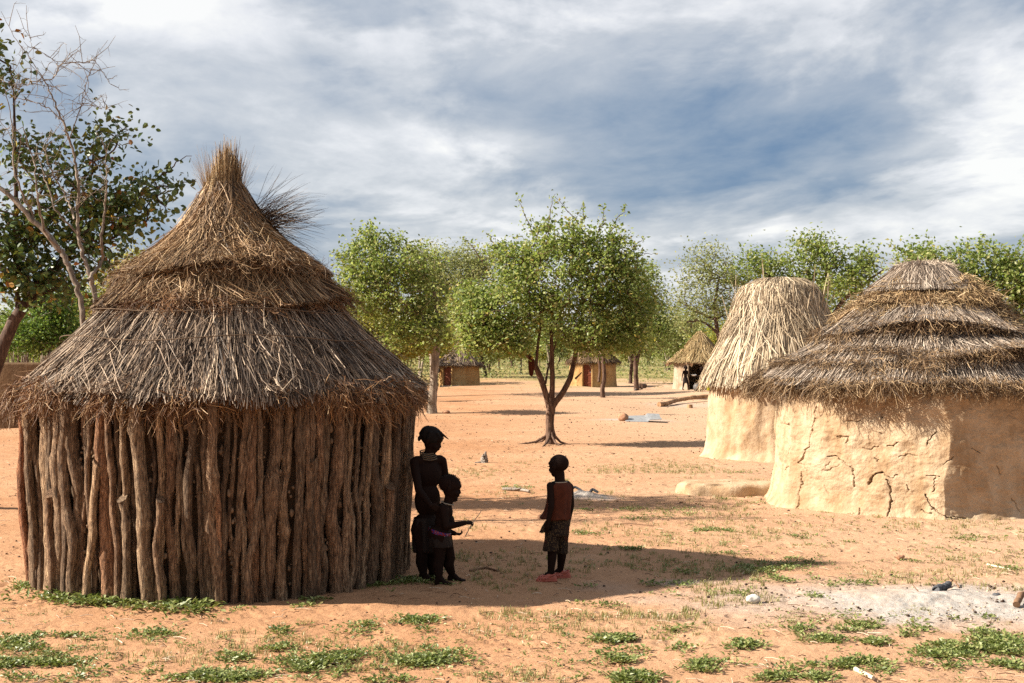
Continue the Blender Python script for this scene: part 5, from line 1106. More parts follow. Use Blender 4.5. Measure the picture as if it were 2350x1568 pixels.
def people():
    M['beads'] = beads_mat(); M['print'] = print_mat()
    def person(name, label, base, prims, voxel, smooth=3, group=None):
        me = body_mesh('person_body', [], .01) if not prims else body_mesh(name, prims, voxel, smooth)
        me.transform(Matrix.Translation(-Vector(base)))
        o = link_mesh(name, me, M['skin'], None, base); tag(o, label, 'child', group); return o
    loc = lambda p, b: np.asarray(p, float) - np.asarray(b, float)
    ex = np.array([1.0, 0, 0]); ez = np.array([0, 0, 1.0]); ey = np.array([0, 1.0, 0])
    # ---- toddler in front, seen from the side, looking right
    pt_ = lambda a, b_, c_: pix(a - 5, b_, c_)
    Y = 9.92; b = pt_(1025, 1338, Y); b[2] = 0
    hp = pt_(1014, 1222, Y); ch = pt_(1024, 1176, Y); nk = pt_(1033, 1153, Y)
    hd, w = head(pt_(1039, 1118, Y), .182, R(6), R(14))
    P = hd
    P += [hullcap(nk - ez * .01, pt_(1038, 1135, Y), .036, .038), ell(ch, (.066, .078, .075), rotm(0, R(8))), ell(pt_(1022, 1197, Y) + ex * .012, (.074, .075, .072)), ell(hp, (.074, .082, .062)), ell(hp - ex * .035 - ey * .028, (.05, .05, .055)), ell(hp - ex * .035 + ey * .028, (.05, .05, .055)), hullcap(ch + ey * .062 + ez * .03, ch - ey * .062 + ez * .03, .040, .040)]
    for sd, kx, an, fo in ((-1, pt_(1014, 1282, Y - .03), pt_(1013, 1326, Y - .04), 1.0), (1, pt_(1038, 1280, Y + .06), pt_(1043, 1318, Y + .12), 1.0)):
        hj = hp + ey * sd * .036 - ez * .02 + ex * (.03 if sd > 0 else 0)
        P += chain([hj, kx, kx - ez * .045 - ex * .012, an], [.060, .040, .042, .026]); P += foot(an, (1, -.12), .135, .026)
    s1 = ch + ez * .036 - ey * .072; e1 = pt_(1029, 1208, Y - .10); w1 = pt_(1073, 1200, Y - .09)
    P += chain([s1, e1, e1 + (w1 - e1) * .3, w1], [.034, .0265, .027, .017]); P += hand(w1, ex + ez * .02, ey * .5 - ez * .75, ez * .8 + ey * .5, .088, (.75, 1.05, .8))
    s2 = ch + ez * .036 + ey * .072; e2 = pt_(1024, 1215, Y + .10); w2 = pt_(1048, 1224, Y + .06)
    P += chain([s2, e2, w2], [.034, .026, .018]); P += hand(w2, ex * 1 - ez * .15, -ey * .2 + ez * .7, -ey * .8, .084, (.7, .9, .7))
    t = person('person', 'toddler with red bead belt holding a thin stick in front of the taller girl', b, P, .0036)
    acc = Acc(); ringband(acc, loc(hp + ez * .004, b), .082, .090, 0, R(16), .015, .003); acc.obj('bead_belt', M['beads'], t)
    acc = Acc(); ringband(acc, loc(pt_(1032, 1155, Y), b), .046, .050, 0, R(14), .004, .004); acc.obj('necklace', M['shell'], t)
    acc = Acc(); cloth_tube(acc, [(*loc(hp - ez * .002, b), .079, .087, 0), (*loc(hp - ez * .05, b), .084, .090, 0), (*loc(hp - ez * .105 + ex * .008, b), .084, .088, 0)], folds=.004, seed=3); acc.obj('loincloth', M['leather'], t)
    g = np.random.default_rng(4); n = 900; d = nrm(g.normal(0, 1, (n, 3)) + [-.25, 0, .8]); c0 = np.array(w(-.06, 0, .11)); Q = c0 + d * np.array([.46, .375, .385]) * .182 * .985
    acc = Acc(); ribbons(acc, np.stack([Q, Q + d * .006 + g.normal(0, .002, (n, 3))], 1) - b, np.full((n, 2), .003), nrm(g.normal(0, 1, (n, 3))), g.random(n)); acc.obj('hair', M['hair'], t)
    st = np.array([pt_(1110, 1171, Y - .12), pt_(1094, 1194, Y - .10), pt_(1086, 1206, Y - .085), pt_(1073, 1231, Y - .05)]); c = st.mean(0)
    acc = Acc(); u = np.linspace(0, 3, 14); Pm = np.stack([np.interp(u, range(4), st[:, q]) for q in range(3)], -1) + g.normal(0, .0012, (14, 3)); tubes(acc, (Pm - c)[None], np.linspace(.0028, .0042, 14)[None], 6, .5, True); acc.obj('stick', M['pale_twig'], None, tuple(c))
    tag(COL.objects[-1] if False else bpy.data.objects['stick'], 'thin pale stick held slanting in the toddler\'s right hand', 'stick')
    # ---- older girl leaning on the hut behind
    px_ = lambda a, b_, c_: pix(a - 11, b_, c_)
    Y = 10.14; b = px_(998, 1328, Y); b[2] = 0; yw = R(-62)
    f = np.array([math.cos(yw), math.sin(yw), 0]); l = np.array([-f[1], f[0], 0])
    hp = px_(990, 1205, Y); ch = px_(993, 1088, Y); sh = px_(994, 1056, Y); nk = px_(997, 1040, Y)
    hd, w = head(px_(1002, 1010, Y), .186, R(-14), R(20)); P = hd
    P += [hullcap(sh + ez * .01, px_(999, 1028, Y), .040, .042), ell(ch, (.074, .112, .12), rotm(yw)), ell((ch + hp) / 2 + f * .005, (.074, .102, .14), rotm(yw)), ell(hp, (.086, .112, .10), rotm(yw)), ell(hp - f * .045 - ez * .02, (.06, .09, .06), rotm(yw)), hullcap(sh + l * .098, sh - l * .098, .036, .036), hullcap(sh + l * .03 + ez * .02, sh - l * .03 + ez * .02, .04, .04)]
    for sd, kn, an in ((1, px_(1004, 1268, Y + .02), px_(1005, 1318, Y + .05)), (-1, px_(980, 1268, Y - .05), px_(984, 1320, Y - .04))):
        P += chain([hp + l * sd * .052 - ez * .03, kn, kn - ez * .07 - f * .012, an], [.074, .047, .046, .027]); P += foot(an, (f[0], f[1]), .185, .027)
    s1 = sh + l * .115 - ez * .012; e1 = px_(1036, 1112, Y + .10); w1 = px_(1052, 1140, Y - .08)
    P += chain([s1, e1, e1 * .65 + w1 * .35, w1], [.036, .029, .028, .019]); P += hand(w1, nrm(px_(1064, 1140, 9.86) - w1), -ey + ex * .2, ez, .115, (.45, .6, .45))
    s2 = sh - l * .115 - ez * .012; e2 = px_(972, 1125, Y - .20); w2 = px_(1000, 1160, Y - .32)
    P += chain([s2, e2, e2 * .65 + w2 * .35, w2], [.036, .029, .028, .019]); P += hand(w2, px_(1012, 1166, Y - .31) - w2, ey, ez, .115, (.35, .4, .3))
    gl = person('person', 'taller girl with plaited hair and stacked neck rings leaning on the stick hut', b, P, .0042)
    acc = Acc()
    for i in range(4): ringband(acc, loc(px_(995, 1050 - i * 4.2, Y) - ex * .004 * i, b), .060 - .003 * i, .063 - .003 * i, yw, R(14), .0050, .0050, wave=.002)
    acc.obj('neck_rings', M['brass_ring'], gl)
    acc = Acc(); cloth_tube(acc, [(*loc(hp + ez * .06, b), .080, .098, yw), (*loc(hp, b), .090, .110, yw), (*loc(hp - ez * .12, b), .092, .108, yw), (*loc(hp - ez * .20, b), .088, .102, yw)], folds=.006, seed=6); acc.obj('skirt', M['leather'], gl)
    hp_ = [ell(w(-.075, 0, .15), (.49 * .186, .405 * .186, .40 * .186), rotm(R(-14), R(20)))]
    hp_ += chain([w(.18, -.10, .42), w(.38, -.08, .38), w(.54, -.06, .33), w(.66, -.05, .29)], [.014, .010, .007, .004]) + chain([w(-.2, .25, .42), w(-.42, .25, .40), w(-.56, .22, .34)], [.015, .011, .004])
    for i in range(9):
        a = R(40 + i * 33); hp_ += chain([w(-.07 + .40 * math.cos(a), .34 * math.sin(a), .30), w(-.07 + .47 * math.cos(a), .40 * math.sin(a), .10)], [.016, .012]) if math.cos(a) < .35 else chain([w(.20, .30 * math.sin(a), .36), w(.38, .22 * math.sin(a), .20)], [.015, .009])
    hp_ += chain([w(-.40, -.2, .10), w(-.46, -.22, -.08), w(-.44, -.22, -.16)], [.015, .013, .010])
    me = body_mesh('hair', hp_, .0042, 2); me.transform(Matrix.Translation(-Vector(b))); link_mesh('hair', me, M['hair'], gl)
    # ---- boy in a rust red shirt and pink clogs, seen from behind
    Y = 10.06; b = pix(1272, 1330, Y); b[2] = 0; yw = R(132); f = np.array([math.cos(yw), math.sin(yw), 0]); l = np.array([-f[1], f[0], 0])
    hd, w = head(pix(1281, 1069, Y), .172, R(140), R(4)); P = hd
    hp = pix(1283, 1200, Y); ch = pix(1286, 1138, Y); sh = pix(1285, 1113, Y)
    P += [hullcap(sh, pix(1284, 1088, Y), .040, .040), ell(ch, (.060, .082, .085), rotm(yw)), ell((ch + hp) / 2, (.062, .074, .09), rotm(yw)), ell(hp, (.066, .080, .06), rotm(yw)), hullcap(sh + l * .072, sh - l * .072, .030, .030)]
    for pts, rr in (([pix(1263, 1115, Y - .06), pix(1265, 1162, Y - .10), pix(1258, 1196, Y - .11)], [.030, .024, .016]), ([pix(1307, 1117, Y + .05), pix(1311, 1160, Y + .07), pix(1306, 1192, Y + .05)], [.030, .024, .016])):
        P += chain(pts, rr); P += hand(pts[2], pts[2] - pts[1] + f * .01, -l if pts[0][1] < Y else l, f, .098, (.25, .4, .3))
    for sd, kn, an in ((1, pix(1267, 1262, Y - .03), pix(1264, 1314, Y - .03)), (-1, pix(1289, 1260, Y + .05), pix(1286, 1306, Y + .10))):
        P += chain([hp + l * sd * .036, kn, kn - ez * .05, an], [.055, .036, .036, .024])
        P += [hullcap(an, np.array([an[0] - .04, an[1], .035]), .024, .022)]
    by = person('person', 'small boy in rust sleeveless shirt, patterned shorts and pink clogs seen from behind', b, P, .0040)
    fl = np.array([-1.0, -.10, 0]); fl /= np.linalg.norm(fl)
    acc = Acc(); k = lambda px, py, dy=0: loc(pix(px, py, Y + dy), b)
    cloth_tube(acc, [(*k(1284, 1106), .044, .060, yw), (*k(1284, 1111), .066, .092, yw), (*k(1285, 1121), .078, .097, yw), (*k(1283, 1150), .080, .093, yw), (*k(1279, 1172), .094, .098, yw), (*k(1274, 1190), .118, .104, yw)], folds=.006, seed=8, nf=6); acc.obj('shirt', M['shirt'], by)
    acc = Acc(); cloth_tube(acc, [(*k(1282, 1184), .083, .088, yw), (*k(1280, 1205), .088, .090, yw), (*k(1278, 1228), .086, .088, yw)], folds=.003, seed=9)
    cloth_tube(acc, [(*k(1268, 1216, -.03), .055, .056, yw), (*k(1266, 1240, -.03), .053, .054, yw), (*k(1264, 1264, -.03), .053, .055, yw)], folds=.004, seed=10); cloth_tube(acc, [(*k(1289, 1216, .04), .056, .056, yw), (*k(1288, 1240, .04), .052, .052, yw), (*k(1287, 1270, .04), .050, .050, yw)], folds=.004, seed=11)
    cloth_tube(acc, [(*k(1262, 1192, -.02), .02, .03, yw), (*k(1256, 1206, -.02), .024, .04, yw), (*k(1251, 1221, -.02), .034, .05, yw)], folds=.004, seed=12); acc.obj('shorts', M['print'], by)
    acc = Acc(); ringband(acc, k(1284, 1106), .047, .062, yw, 0, .004, .004); acc.obj('necklace', M['shell'], by)
    for (px, py, dy, yy) in ((1256, 1331, -.04, R(187)), (1288, 1318, .10, R(190))):
        c = loc(pix(px, py, 0.1) if False else np.array([(px - 1175) / F * (Y + dy), Y + dy, 0.0]), b); e = np.array([math.cos(yy), math.sin(yy), 0]); s = np.array([-e[1], e[0], 0])
        pr = [hullcap(c - e * .046 + ez * .022, c + e * .038 + ez * .018, .027, .029), ell(c + e * .036 + ez * .022, (.040, .032, .030), rotm(yy, R(10))), hullcap(c - e * .044 + ez * .030, c - e * .010 + ez * .034, .026, .028), hullcap(c - e * .050 + ez * .006, c + e * .056 + ez * .006, .027, .031)]
        me = body_mesh('clog', pr, .0035, 2)
        for v in me.vertices: v.co.z = max(v.co.z, 0.002)
        co = link_mesh('clog', me, M['clog'], by)
        acc = Acc(); ringband(acc, c - e * .028 + ez * .046, .036, .029, yy, R(22), .006, .003); acc.obj('strap', M['clog'], co)
        ds = []; sz = []
        for q in (-.020, 0.0, .020):
            for r_ in (.028, .046, .062): ds.append(c + e * r_ + s * q * (1.3 if r_ < .06 else .8) + ez * (.052 - abs(q) * .35 - max(0, r_ - .04) * .35)); sz.append((.004, .004, .005))
        for sd in (-1, 1):
            for r_ in (.0, .02, .045, .065): ds.append(c + e * r_ + s * sd * .0305 + ez * .024); sz.append((.004, .004, .004))
        acc = Acc(); stones(acc, np.array(ds), np.array(sz), .5, 1); acc.obj('vent_holes', M['clog_dark'], co)
    # ---- two children at the yellow thatched hut
    def far_child(px, py, h, yw, label, la, ra, stride, wrap):
        Y = 1.7 * F / (py - HZ); x = (px - 1175) / F * Y; z0 = float(gz(x, Y)); b = np.array([x, Y, z0]); f = np.array([math.cos(yw), math.sin(yw), 0]); l = np.array([-f[1], f[0], 0]); q = lambda a, s_, z: b + f * a * h + l * s_ * h + ez * z * h
        hd, w_ = head(q(.01, 0, .905), .19 * h, yw, R(5)); P = hd
        P += [hullcap(q(0, 0, .78), q(.005, 0, .84), .036 * h, .036 * h), ell(q(0, 0, .69), (.062 * h, .088 * h, .10 * h), rotm(yw)), ell(q(.005, 0, .58), (.062 * h, .075 * h, .09 * h), rotm(yw)), ell(q(-.005, 0, .49), (.068 * h, .082 * h, .07 * h), rotm(yw)), hullcap(q(0, .09, .765), q(0, -.09, .765), .03 * h, .03 * h)]
        for sd, sx in ((1, stride), (-1, -stride)):
            an = q(sx, sd * .04, .05); P += chain([q(0, sd * .045, .47), q(sx * .6 + .02, sd * .045, .26), an], [.058 * h, .038 * h, .022 * h]); P += [p if False else p for p in foot(an - ez * z0, (f[0], f[1]), .15 * h, .022 * h)] if z0 == 0 else [hullcap(an, an + f * .09 * h - ez * .03 * h, .022 * h, .02 * h)]
        for sd, tg in ((1, la), (-1, ra)):
            e_ = q(tg[0] * .35 - .02, sd * .12, .60); w2 = q(*tg); P += chain([q(0, sd * .10, .76), e_, w2], [.028 * h, .022 * h, .016 * h]); P += hand(w2, w2 - e_, -l * sd, f, .09 * h, rmin=.006)
        o = person('person', label, b, P, .008, 2)
        acc = Acc(); cloth_tube(acc, [(*(q(0, 0, .52) - b), .075 * h, .09 * h, yw), (*(q(0, 0, .44) - b), .088 * h, .10 * h, yw), (*(q(.01, 0, .30) - b), .10 * h, .10 * h, yw)], folds=.006, seed=2); acc.obj('wrap_skirt', M[wrap], o)
        return b, f, l
    far_child(1573, 899.5, 1.08, R(-60), 'child in dark wrap left of the black doorway of the yellow thatched hut', (.08, .13, .42), (-.06, -.13, .44), .13, 'leather')
    b, f, l = far_child(1611, 899.5, 1.04, R(165), 'child carrying a white bowl at the right of the black hut doorway', (.26, .06, .60), (.26, -.06, .60), .12, 'shirt')
    c = b + f * .34 + ez * .63; acc = Acc(); a = np.arange(28) / 28 * 6.2832; loft(acc, [np.stack([np.cos(a) * r, np.sin(a) * r, z + 0 * a], -1) for r, z in ((.01, 0), (.06, .005), (.10, .03), (.125, .06), (.120, .06), (.095, .034), (.05, .012), (.005, .01))]); o = acc.obj('bowl', M['white_enamel'], None, tuple(c)); tag(o, 'shallow white bowl carried by the child at the yellow thatched hut', 'bowl')
# ------------------------------------------------------------------ small things lying about
def rod(name, label, cat, pts, rad, mat, Y=None, sides=9, jitter=.01, seed=1, branches=()):
    g = np.random.default_rng(seed); P = np.array(pts, float); c = np.array([P[:, 0].mean(), P[:, 1].mean(), 0]); P = P - c
    k = len(P); u = np.linspace(0, k - 1, k * 6); Q = np.stack([np.interp(u, np.arange(k), P[:, i]) for i in range(3)], -1)
    for i in range(3):
        for _ in range(4): Q[1:-1, i] = .25 * Q[:-2, i] + .5 * Q[1:-1, i] + .25 * Q[2:, i]
    Q[1:-1] += g.normal(0, jitter * rad, (len(Q) - 2, 3)); rr = rad * np.linspace(1.05, .8, len(Q)) * (1 + .07 * g.normal(0, 1, len(Q)))
    acc = Acc(); tubes(acc, Q[None], rr[None], sides, .5, True)
    for (i, d, L, r) in branches:
        p = Q[int(i * (len(Q) - 1))]; d = nrm(np.array(d, float)); tubes(acc, np.stack([p, p + d * L * .5 + g.normal(0, .01, 3), p + d * L])[None], np.array([[r, r * .8, r * .55]]), 6, .5, True)
    o = acc.obj(name, M[mat], None, tuple(c)); return tag(o, label, cat)
def G(px, py, z=0.0):
    p = at(px, py); return np.array([p[0], p[1], float(gz(p[0], p[1])) + z])
def rock(name, label, cat, px, py, s, mat, seed, sink=.25):
    acc = Acc(); stones(acc, np.zeros((1, 3)), np.array([s]), .5, seed, 3); p = G(px, py, s[2] * (1 - sink)); o = acc.obj(name, M[mat], None, tuple(p)); return tag(o, label, cat)
def props():
    # logs and sticks
    rod('log', 'short cut log lying behind the foot of the straight bare trunk', 'log', [G(952, 915, .16), G(984, 913, .16)], .17, 'log_wood', jitter=.05, seed=3)
    rod('long_log', 'long crooked barkless log lying in front of the yellow thatched hut', 'log', [G(1512, 927, .07), G(1530, 926, .08), G(1550, 924, .12), G(1585, 923, .17), G(1630, 922, .17), G(1660, 921, .16)], .075, 'log_wood', seed=4, jitter=.05)
    rod('stump', 'short wood block propping the long barkless log', 'log', [G(1583, 928, -.03), G(1583, 928, .11)], .11, 'log_wood', seed=5)
    rod('wood_block', 'dark cut block lying at the foot of the twin stemmed tree', 'log', [G(1470, 901, .12), G(1480, 899, .12)], .11, 'bark_red', seed=6)
    rod('plank', 'thin flat pale board beside the foot of the twin stemmed tree', 'plank', [G(1456, 904, .02), G(1467, 901, .10)], .04, 'grey_wood', seed=7)
    rod('dead_branch', 'grey burnt branch lying on the shaded ground behind the small boy, left', 'branch', [G(1154, 1127, .025), G(1175, 1128, .03), G(1195, 1129, .03), G(1215, 1132, .025)], .020, 'grey_wood', seed=8, branches=((.4, (.6, -.5, .15), .12, .011), (.6, (-.5, .3, .3), .08, .008)))
    rod('twig', 'curved dark twig on the shaded ground between the toddler and the boy', 'twig', [G(1078, 1312, .008), G(1095, 1310, .012), G(1112, 1307, .018), G(1125, 1308, .012), G(1146, 1313, .01)], .0085, 'twig', seed=9, branches=((.55, (.5, .3, .12), .06, .004),))
    rod('twig', 'pale straight straw lying on the sand left of centre in the foreground', 'twig', [G(268, 1467, .006), G(283, 1477, .006)], .0045, 'pale_twig', seed=10)
    rod('twig', 'pale split stick in the weeds at the bottom right', 'twig', [G(1962, 1540, .012), G(2003, 1560, .012)], .013, 'pale_twig', seed=11)
    rod('twig', 'thin pale stick in the weeds below the big ash patch', 'twig', [G(1990, 1455, .008), G(2022, 1456, .008)], .007, 'pale_twig', seed=12)
    rod('twig', 'pale stick beyond the upper right edge of the big ash patch', 'twig', [G(2265, 1298, .01), G(2315, 1309, .01)], .009, 'pale_twig', seed=13)
    rod('charcoal_stick', 'thick black burnt stick lying in the big ash patch', 'charcoal', [G(2146, 1367, .035), G(2160, 1362, .04), G(2177, 1357, .05)], .030, 'charcoal', seed=14, jitter=.12)
    rod('burnt_stick', 'dark brown stick end poking in at the right edge of the big ash patch', 'stick', [G(2331, 1394, .02), G(2342, 1386, .07), G(2362, 1384, .07)], .022, 'twig', seed=15, jitter=.1)
    rod('twig', 'dark forked twig in the middle of the big ash patch', 'twig', [G(2094, 1371, .015), G(2110, 1372, .02), G(2127, 1364, .03)], .006, 'twig', seed=16, branches=((.6, (-.3, .5, .4), .09, .005),))
    rod('twig', 'brown bent twig at the top of the big ash patch', 'twig', [G(2176, 1348, .01), G(2186, 1343, .05), G(2200, 1351, .01)], .007, 'twig', seed=17, branches=((.5, (-.6, .2, .6), .06, .005),))
    for i, (p, z) in enumerate((((1318, 1134), .09), ((1360, 1141), .10))): rod('charred_branch', ('long charred branch end on the grey ash heap behind the boy', 'short charred stub on the right end of the grey ash heap')[i], 'branch', [G(p[0] - 12 + 4 * i, p[1] + 1, z * .5), G(p[0], p[1], z), G(p[0] + 16 - 4 * i, p[1] + 1, z * .6)], .018, 'charcoal', seed=18 + i, jitter=.1)
    rod('twig', 'long thin stick on the bare ground below the low mud platform', 'twig', [G(1410, 1205, .01), G(1450, 1206, .02), G(1500, 1209, .01)], .006, 'twig', seed=21)
    rod('small_stump', 'small weathered tree stump standing on the open ground left of the forked tree', 'stump', [G(1111, 1062, -.03), G(1111, 1062, .06), G(1112, 1062, .10)], .055, 'grey_wood', seed=22, jitter=.1, branches=((.3, (.1, 0, 1), .14, .03), (.1, (-.8, -.2, .15), .14, .03)))
    # stones
    rock('stone', 'large round tan stone at the left end of the grey metal sheet', 'stone', 1430, 966, (.14, .12, .115), 'rock_red', 31)
    rock('stone', 'white squared stone on the ground left of the big ash patch', 'stone', 1728, 1384, (.055, .04, .035), 'white_stone', 32)
    rock('stone', 'small red stone on the sunlit ground left of the boy\'s hip', 'stone', 1242, 1192, (.045, .035, .03), 'rock_red', 33)
    rock('stone', 'dark red clod on bare ground right of the shadow tip', 'stone', 2065, 1283, (.05, .03, .022), 'rock_red', 34)
    rock('stone', 'flat red stone near the foot of the reed hut', 'stone', 1651, 1014, (.10, .07, .04), 'rock_red', 35)
    rock('stone', 'pale stone by the foot of the straight bare trunk', 'stone', 1025, 945, (.12, .1, .05), 'rock_red', 36)
    rock('stone', 'small black lump in the right part of the big ash patch', 'stone', 2286, 1371, (.03, .025, .02), 'charcoal', 37)
    rock('stone', 'small dark clod at the foot of the cracked mud wall', 'stone', 2075, 1182, (.06, .04, .03), 'rock_red', 38)
    # sheet metal over a fire place
    p = G(1475, 966, .05); acc = Acc(); th = np.linspace(-.44, .44, 24); rows = []
    for v in np.linspace(-.35, .35, 14): rows.append(np.stack([th, v + 0 * th, .02 + .05 * np.abs(v) / .35 * (th > 0.1) + .02 * np.sin(th * 3 + v * 4) + .12 * v], -1))
    rows = np.array(rows); low = rows.copy(); low[..., 2] -= .012; ring = np.stack([rows, low], 0)
    loft(acc, rows, close=False); loft(acc, low[::-1], close=False)
    for e in (0, -1): loft(acc, np.stack([rows[e], low[e]]), close=False); loft(acc, np.stack([rows[:, e], low[:, e]]), close=False)
    tag(acc.obj('metal_sheet', M['sheet_metal'], None, tuple(p)), 'bent grey metal sheet lying on pale ash on the open ground', 'sheet metal')
    # pots by the long log
    a = np.arange(28) / 28 * 6.2832
    def lathe(name, label, cat, pos, prof, mat):
        acc = Acc(); loft(acc, [np.stack([np.cos(a) * r, np.sin(a) * r, z + 0 * a], -1) for r, z in prof]); return tag(acc.obj(name, M[mat], None, tuple(pos)), label, cat)
    lathe('pot', 'dark round cooking pot on the ground before the yellow thatched hut', 'pot', G(1602, 909), ((.02, 0), (.14, .03), (.19, .13), (.18, .24), (.13, .30), (.14, .33), (.12, .33), (.11, .28), (.02, .10)), 'sooty_metal')
    lathe('bucket', 'small yellow plastic bucket on the ground right of the dark pot', 'bucket', G(1630, 908), ((.01, 0), (.13, .0), (.16, .30), (.175, .31), (.165, .33), (.15, .30), (.12, .03), (.01, .03)), 'yellow_plastic')
    lathe('basin', 'wide white basin on the ground right of the yellow bucket', 'basin', G(1672, 911, .02), ((.02, 0), (.25, .02), (.38, .14), (.36, .14), (.24, .04), (.02, .03)), 'white_enamel')
    rod('board', 'dark flat board on the ground in front of the yellow bucket', 'plank', [G(1642, 912, .04), G(1662, 911, .05)], .07, 'bark_red', seed=41)
    # cloth bundle hung on the ochre hut, rag hung in the forked tree
    x, y = at(1054, 884); c = np.array([x + 1.13 * math.cos(R(-163)) , y + 1.13 * math.sin(R(-163)) - .25, float(gz(x, y)) + .92]); o = thing('hanging_pouch', 'dark pouch with a pale lid hanging by the red door of the ochre hut', 'pouch', tuple(c))
    acc = Acc(); stones(acc, np.zeros((1, 3)), np.array([(.17, .12, .13)]), .5, 4, 3); acc.obj('body', M['sooty_metal'], o)
    acc = Acc(); stones(acc, np.array([(-.06, -.05, .06)]), np.array([(.10, .09, .05)]), .5, 6, 2); acc.obj('lid', M['sheet_metal'], o)
    acc = Acc(); tubes(acc, np.array([[(-.1, 0, .10), (0, .05, .30), (.1, 0, .10)]]), np.full((1, 3), .012), 6, .5); acc.obj('strap', M['lashing'], o)
    p = pix(1221, 838, 24.75); acc = Acc(); cloth_tube(acc, [(0, 0, .16, .015, .012, 0), (0, 0, .08, .05, .03, 0), (.01, 0, -.05, .055, .035, 0), (.005, 0, -.20, .012, .01, 0)], folds=.012, seed=5); tag(acc.obj('rag', M['shirt'], None, tuple(p + np.array([-.02, -.06, 0]))), 'dark red rag hanging on the left stem of the forked tree', 'rag')
    x, y = at(1030, 887); acc = Acc(); box(acc, (0, 0, .03), (.95, .6, .06), bev=.4); tag(acc.obj('door_slab', M['mud_white'], None, (x + .05, y - .25, float(gz(x, y)))), 'pale flat slab on the ground before the red door of the ochre hut', 'slab')

# ------------------------------------------------------------------ ground cover
PATCH = [(60, 1525, 150, 34, 520), (40, 1478, 80, 14, 90), (180, 1463, 45, 7, 40), (100, 1462, 60, 6, 26), (330, 1459, 40, 8, 26), (375, 1452, 28, 7, 22), (640, 1450, 26, 7, 14), (760, 1522, 105, 24, 330), (655, 1548, 90, 16, 170), (968, 1508, 82, 20, 260), (540, 1512, 34, 8, 34), (645, 1490, 34, 6, 22), (480, 1556, 120, 12, 220), (850, 1440, 42, 9, 60), (965, 1425, 40, 8, 50), (820, 1455, 45, 5, 26), (985, 1447, 20, 6, 20), (880, 1562, 60, 8, 60),
         (68, 1338, 36, 13, 60), (90, 1352, 50, 8, 30), (240, 1380, 120, 11, 170), (340, 1388, 85, 17, 330), (445, 1394, 36, 13, 110), (150, 1376, 40, 8, 40), (880, 1340, 70, 13, 150), (960, 1334, 46, 9, 90), (820, 1356, 30, 8, 40), (730, 1378, 26, 7, 20), (690, 1392, 30, 5, 10), (560, 1400, 30, 5, 8),
         (1445, 1472, 85, 16, 210), (1425, 1514, 60, 10, 60), (1440, 1557, 80, 12, 170), (1690, 1480, 55, 12, 110), (1640, 1530, 55, 10, 80), (1860, 1450, 45, 12, 90), (1965, 1440, 50, 12, 80), (1900, 1470, 60, 9, 60), (2010, 1475, 30, 7, 26), (2170, 1497, 62, 17, 180), (2285, 1482, 60, 18, 190), (2330, 1500, 40, 12, 90), (2110, 1440, 28, 13, 40), (2075, 1456, 34, 8, 26), (2260, 1455, 40, 8, 30), (2130, 1530, 80, 10, 80), (1980, 1530, 70, 14, 120), (1880, 1545, 70, 16, 150), (2300, 1530, 50, 12, 70), (1870, 1374, 17, 10, 20), (1560, 1490, 30, 8, 26), (1540, 1445, 40, 6, 20), (2185, 1418, 16, 7, 6), (2270, 1413, 16, 8, 8), (1780, 1555, 50, 8, 40),
         (1800, 1291, 66, 9, 80), (1755, 1306, 76, 10, 90), (1850, 1298, 20, 5, 10), (1500, 1335, 20, 9, 24), (1555, 1342, 30, 6, 12), (1580, 1314, 26, 4, 10), (1800, 1330, 60, 8, 60), (1680, 1360, 50, 7, 34), (1390, 1390, 40, 5, 14), (1350, 1347, 30, 5, 6), (1090, 1345, 20, 4, 5), (1560, 1365, 40, 6, 16), (1950, 1340, 60, 5, 26), (2060, 1335, 80, 4, 26),
         (1440, 1168, 50, 5, 36), (1560, 1175, 60, 7, 60), (1480, 1190, 50, 5, 30), (1335, 1226, 40, 4, 40), (1640, 1217, 60, 4, 44), (1720, 1219, 60, 5, 50), (1440, 1260, 50, 5, 40), (1640, 1253, 40, 5, 40), (1670, 1270, 30, 4, 20), (1830, 1232, 60, 5, 40), (1960, 1245, 60, 5, 36), (2240, 1236, 50, 6, 40), (2210, 1262, 50, 5, 26), (2130, 1290, 40, 4, 20), (2330, 1306, 30, 4, 20), (1880, 1255, 50, 4, 20), (2080, 1225, 50, 4, 20), (1540, 1230, 40, 4, 14), (1300, 1190, 40, 4, 16), (1340, 1172, 40, 4, 16), (1200, 1160, 40, 4, 10), (1190, 1120, 40, 5, 40), (1620, 1133, 30, 6, 20), (1680, 1145, 40, 4, 26), (1740, 1155, 30, 4, 16), (1590, 1128, 14, 5, 14),
         (2335, 1173, 20, 4, 24), (1990, 1180, 40, 3, 10), (1700, 1085, 40, 4, 20)]
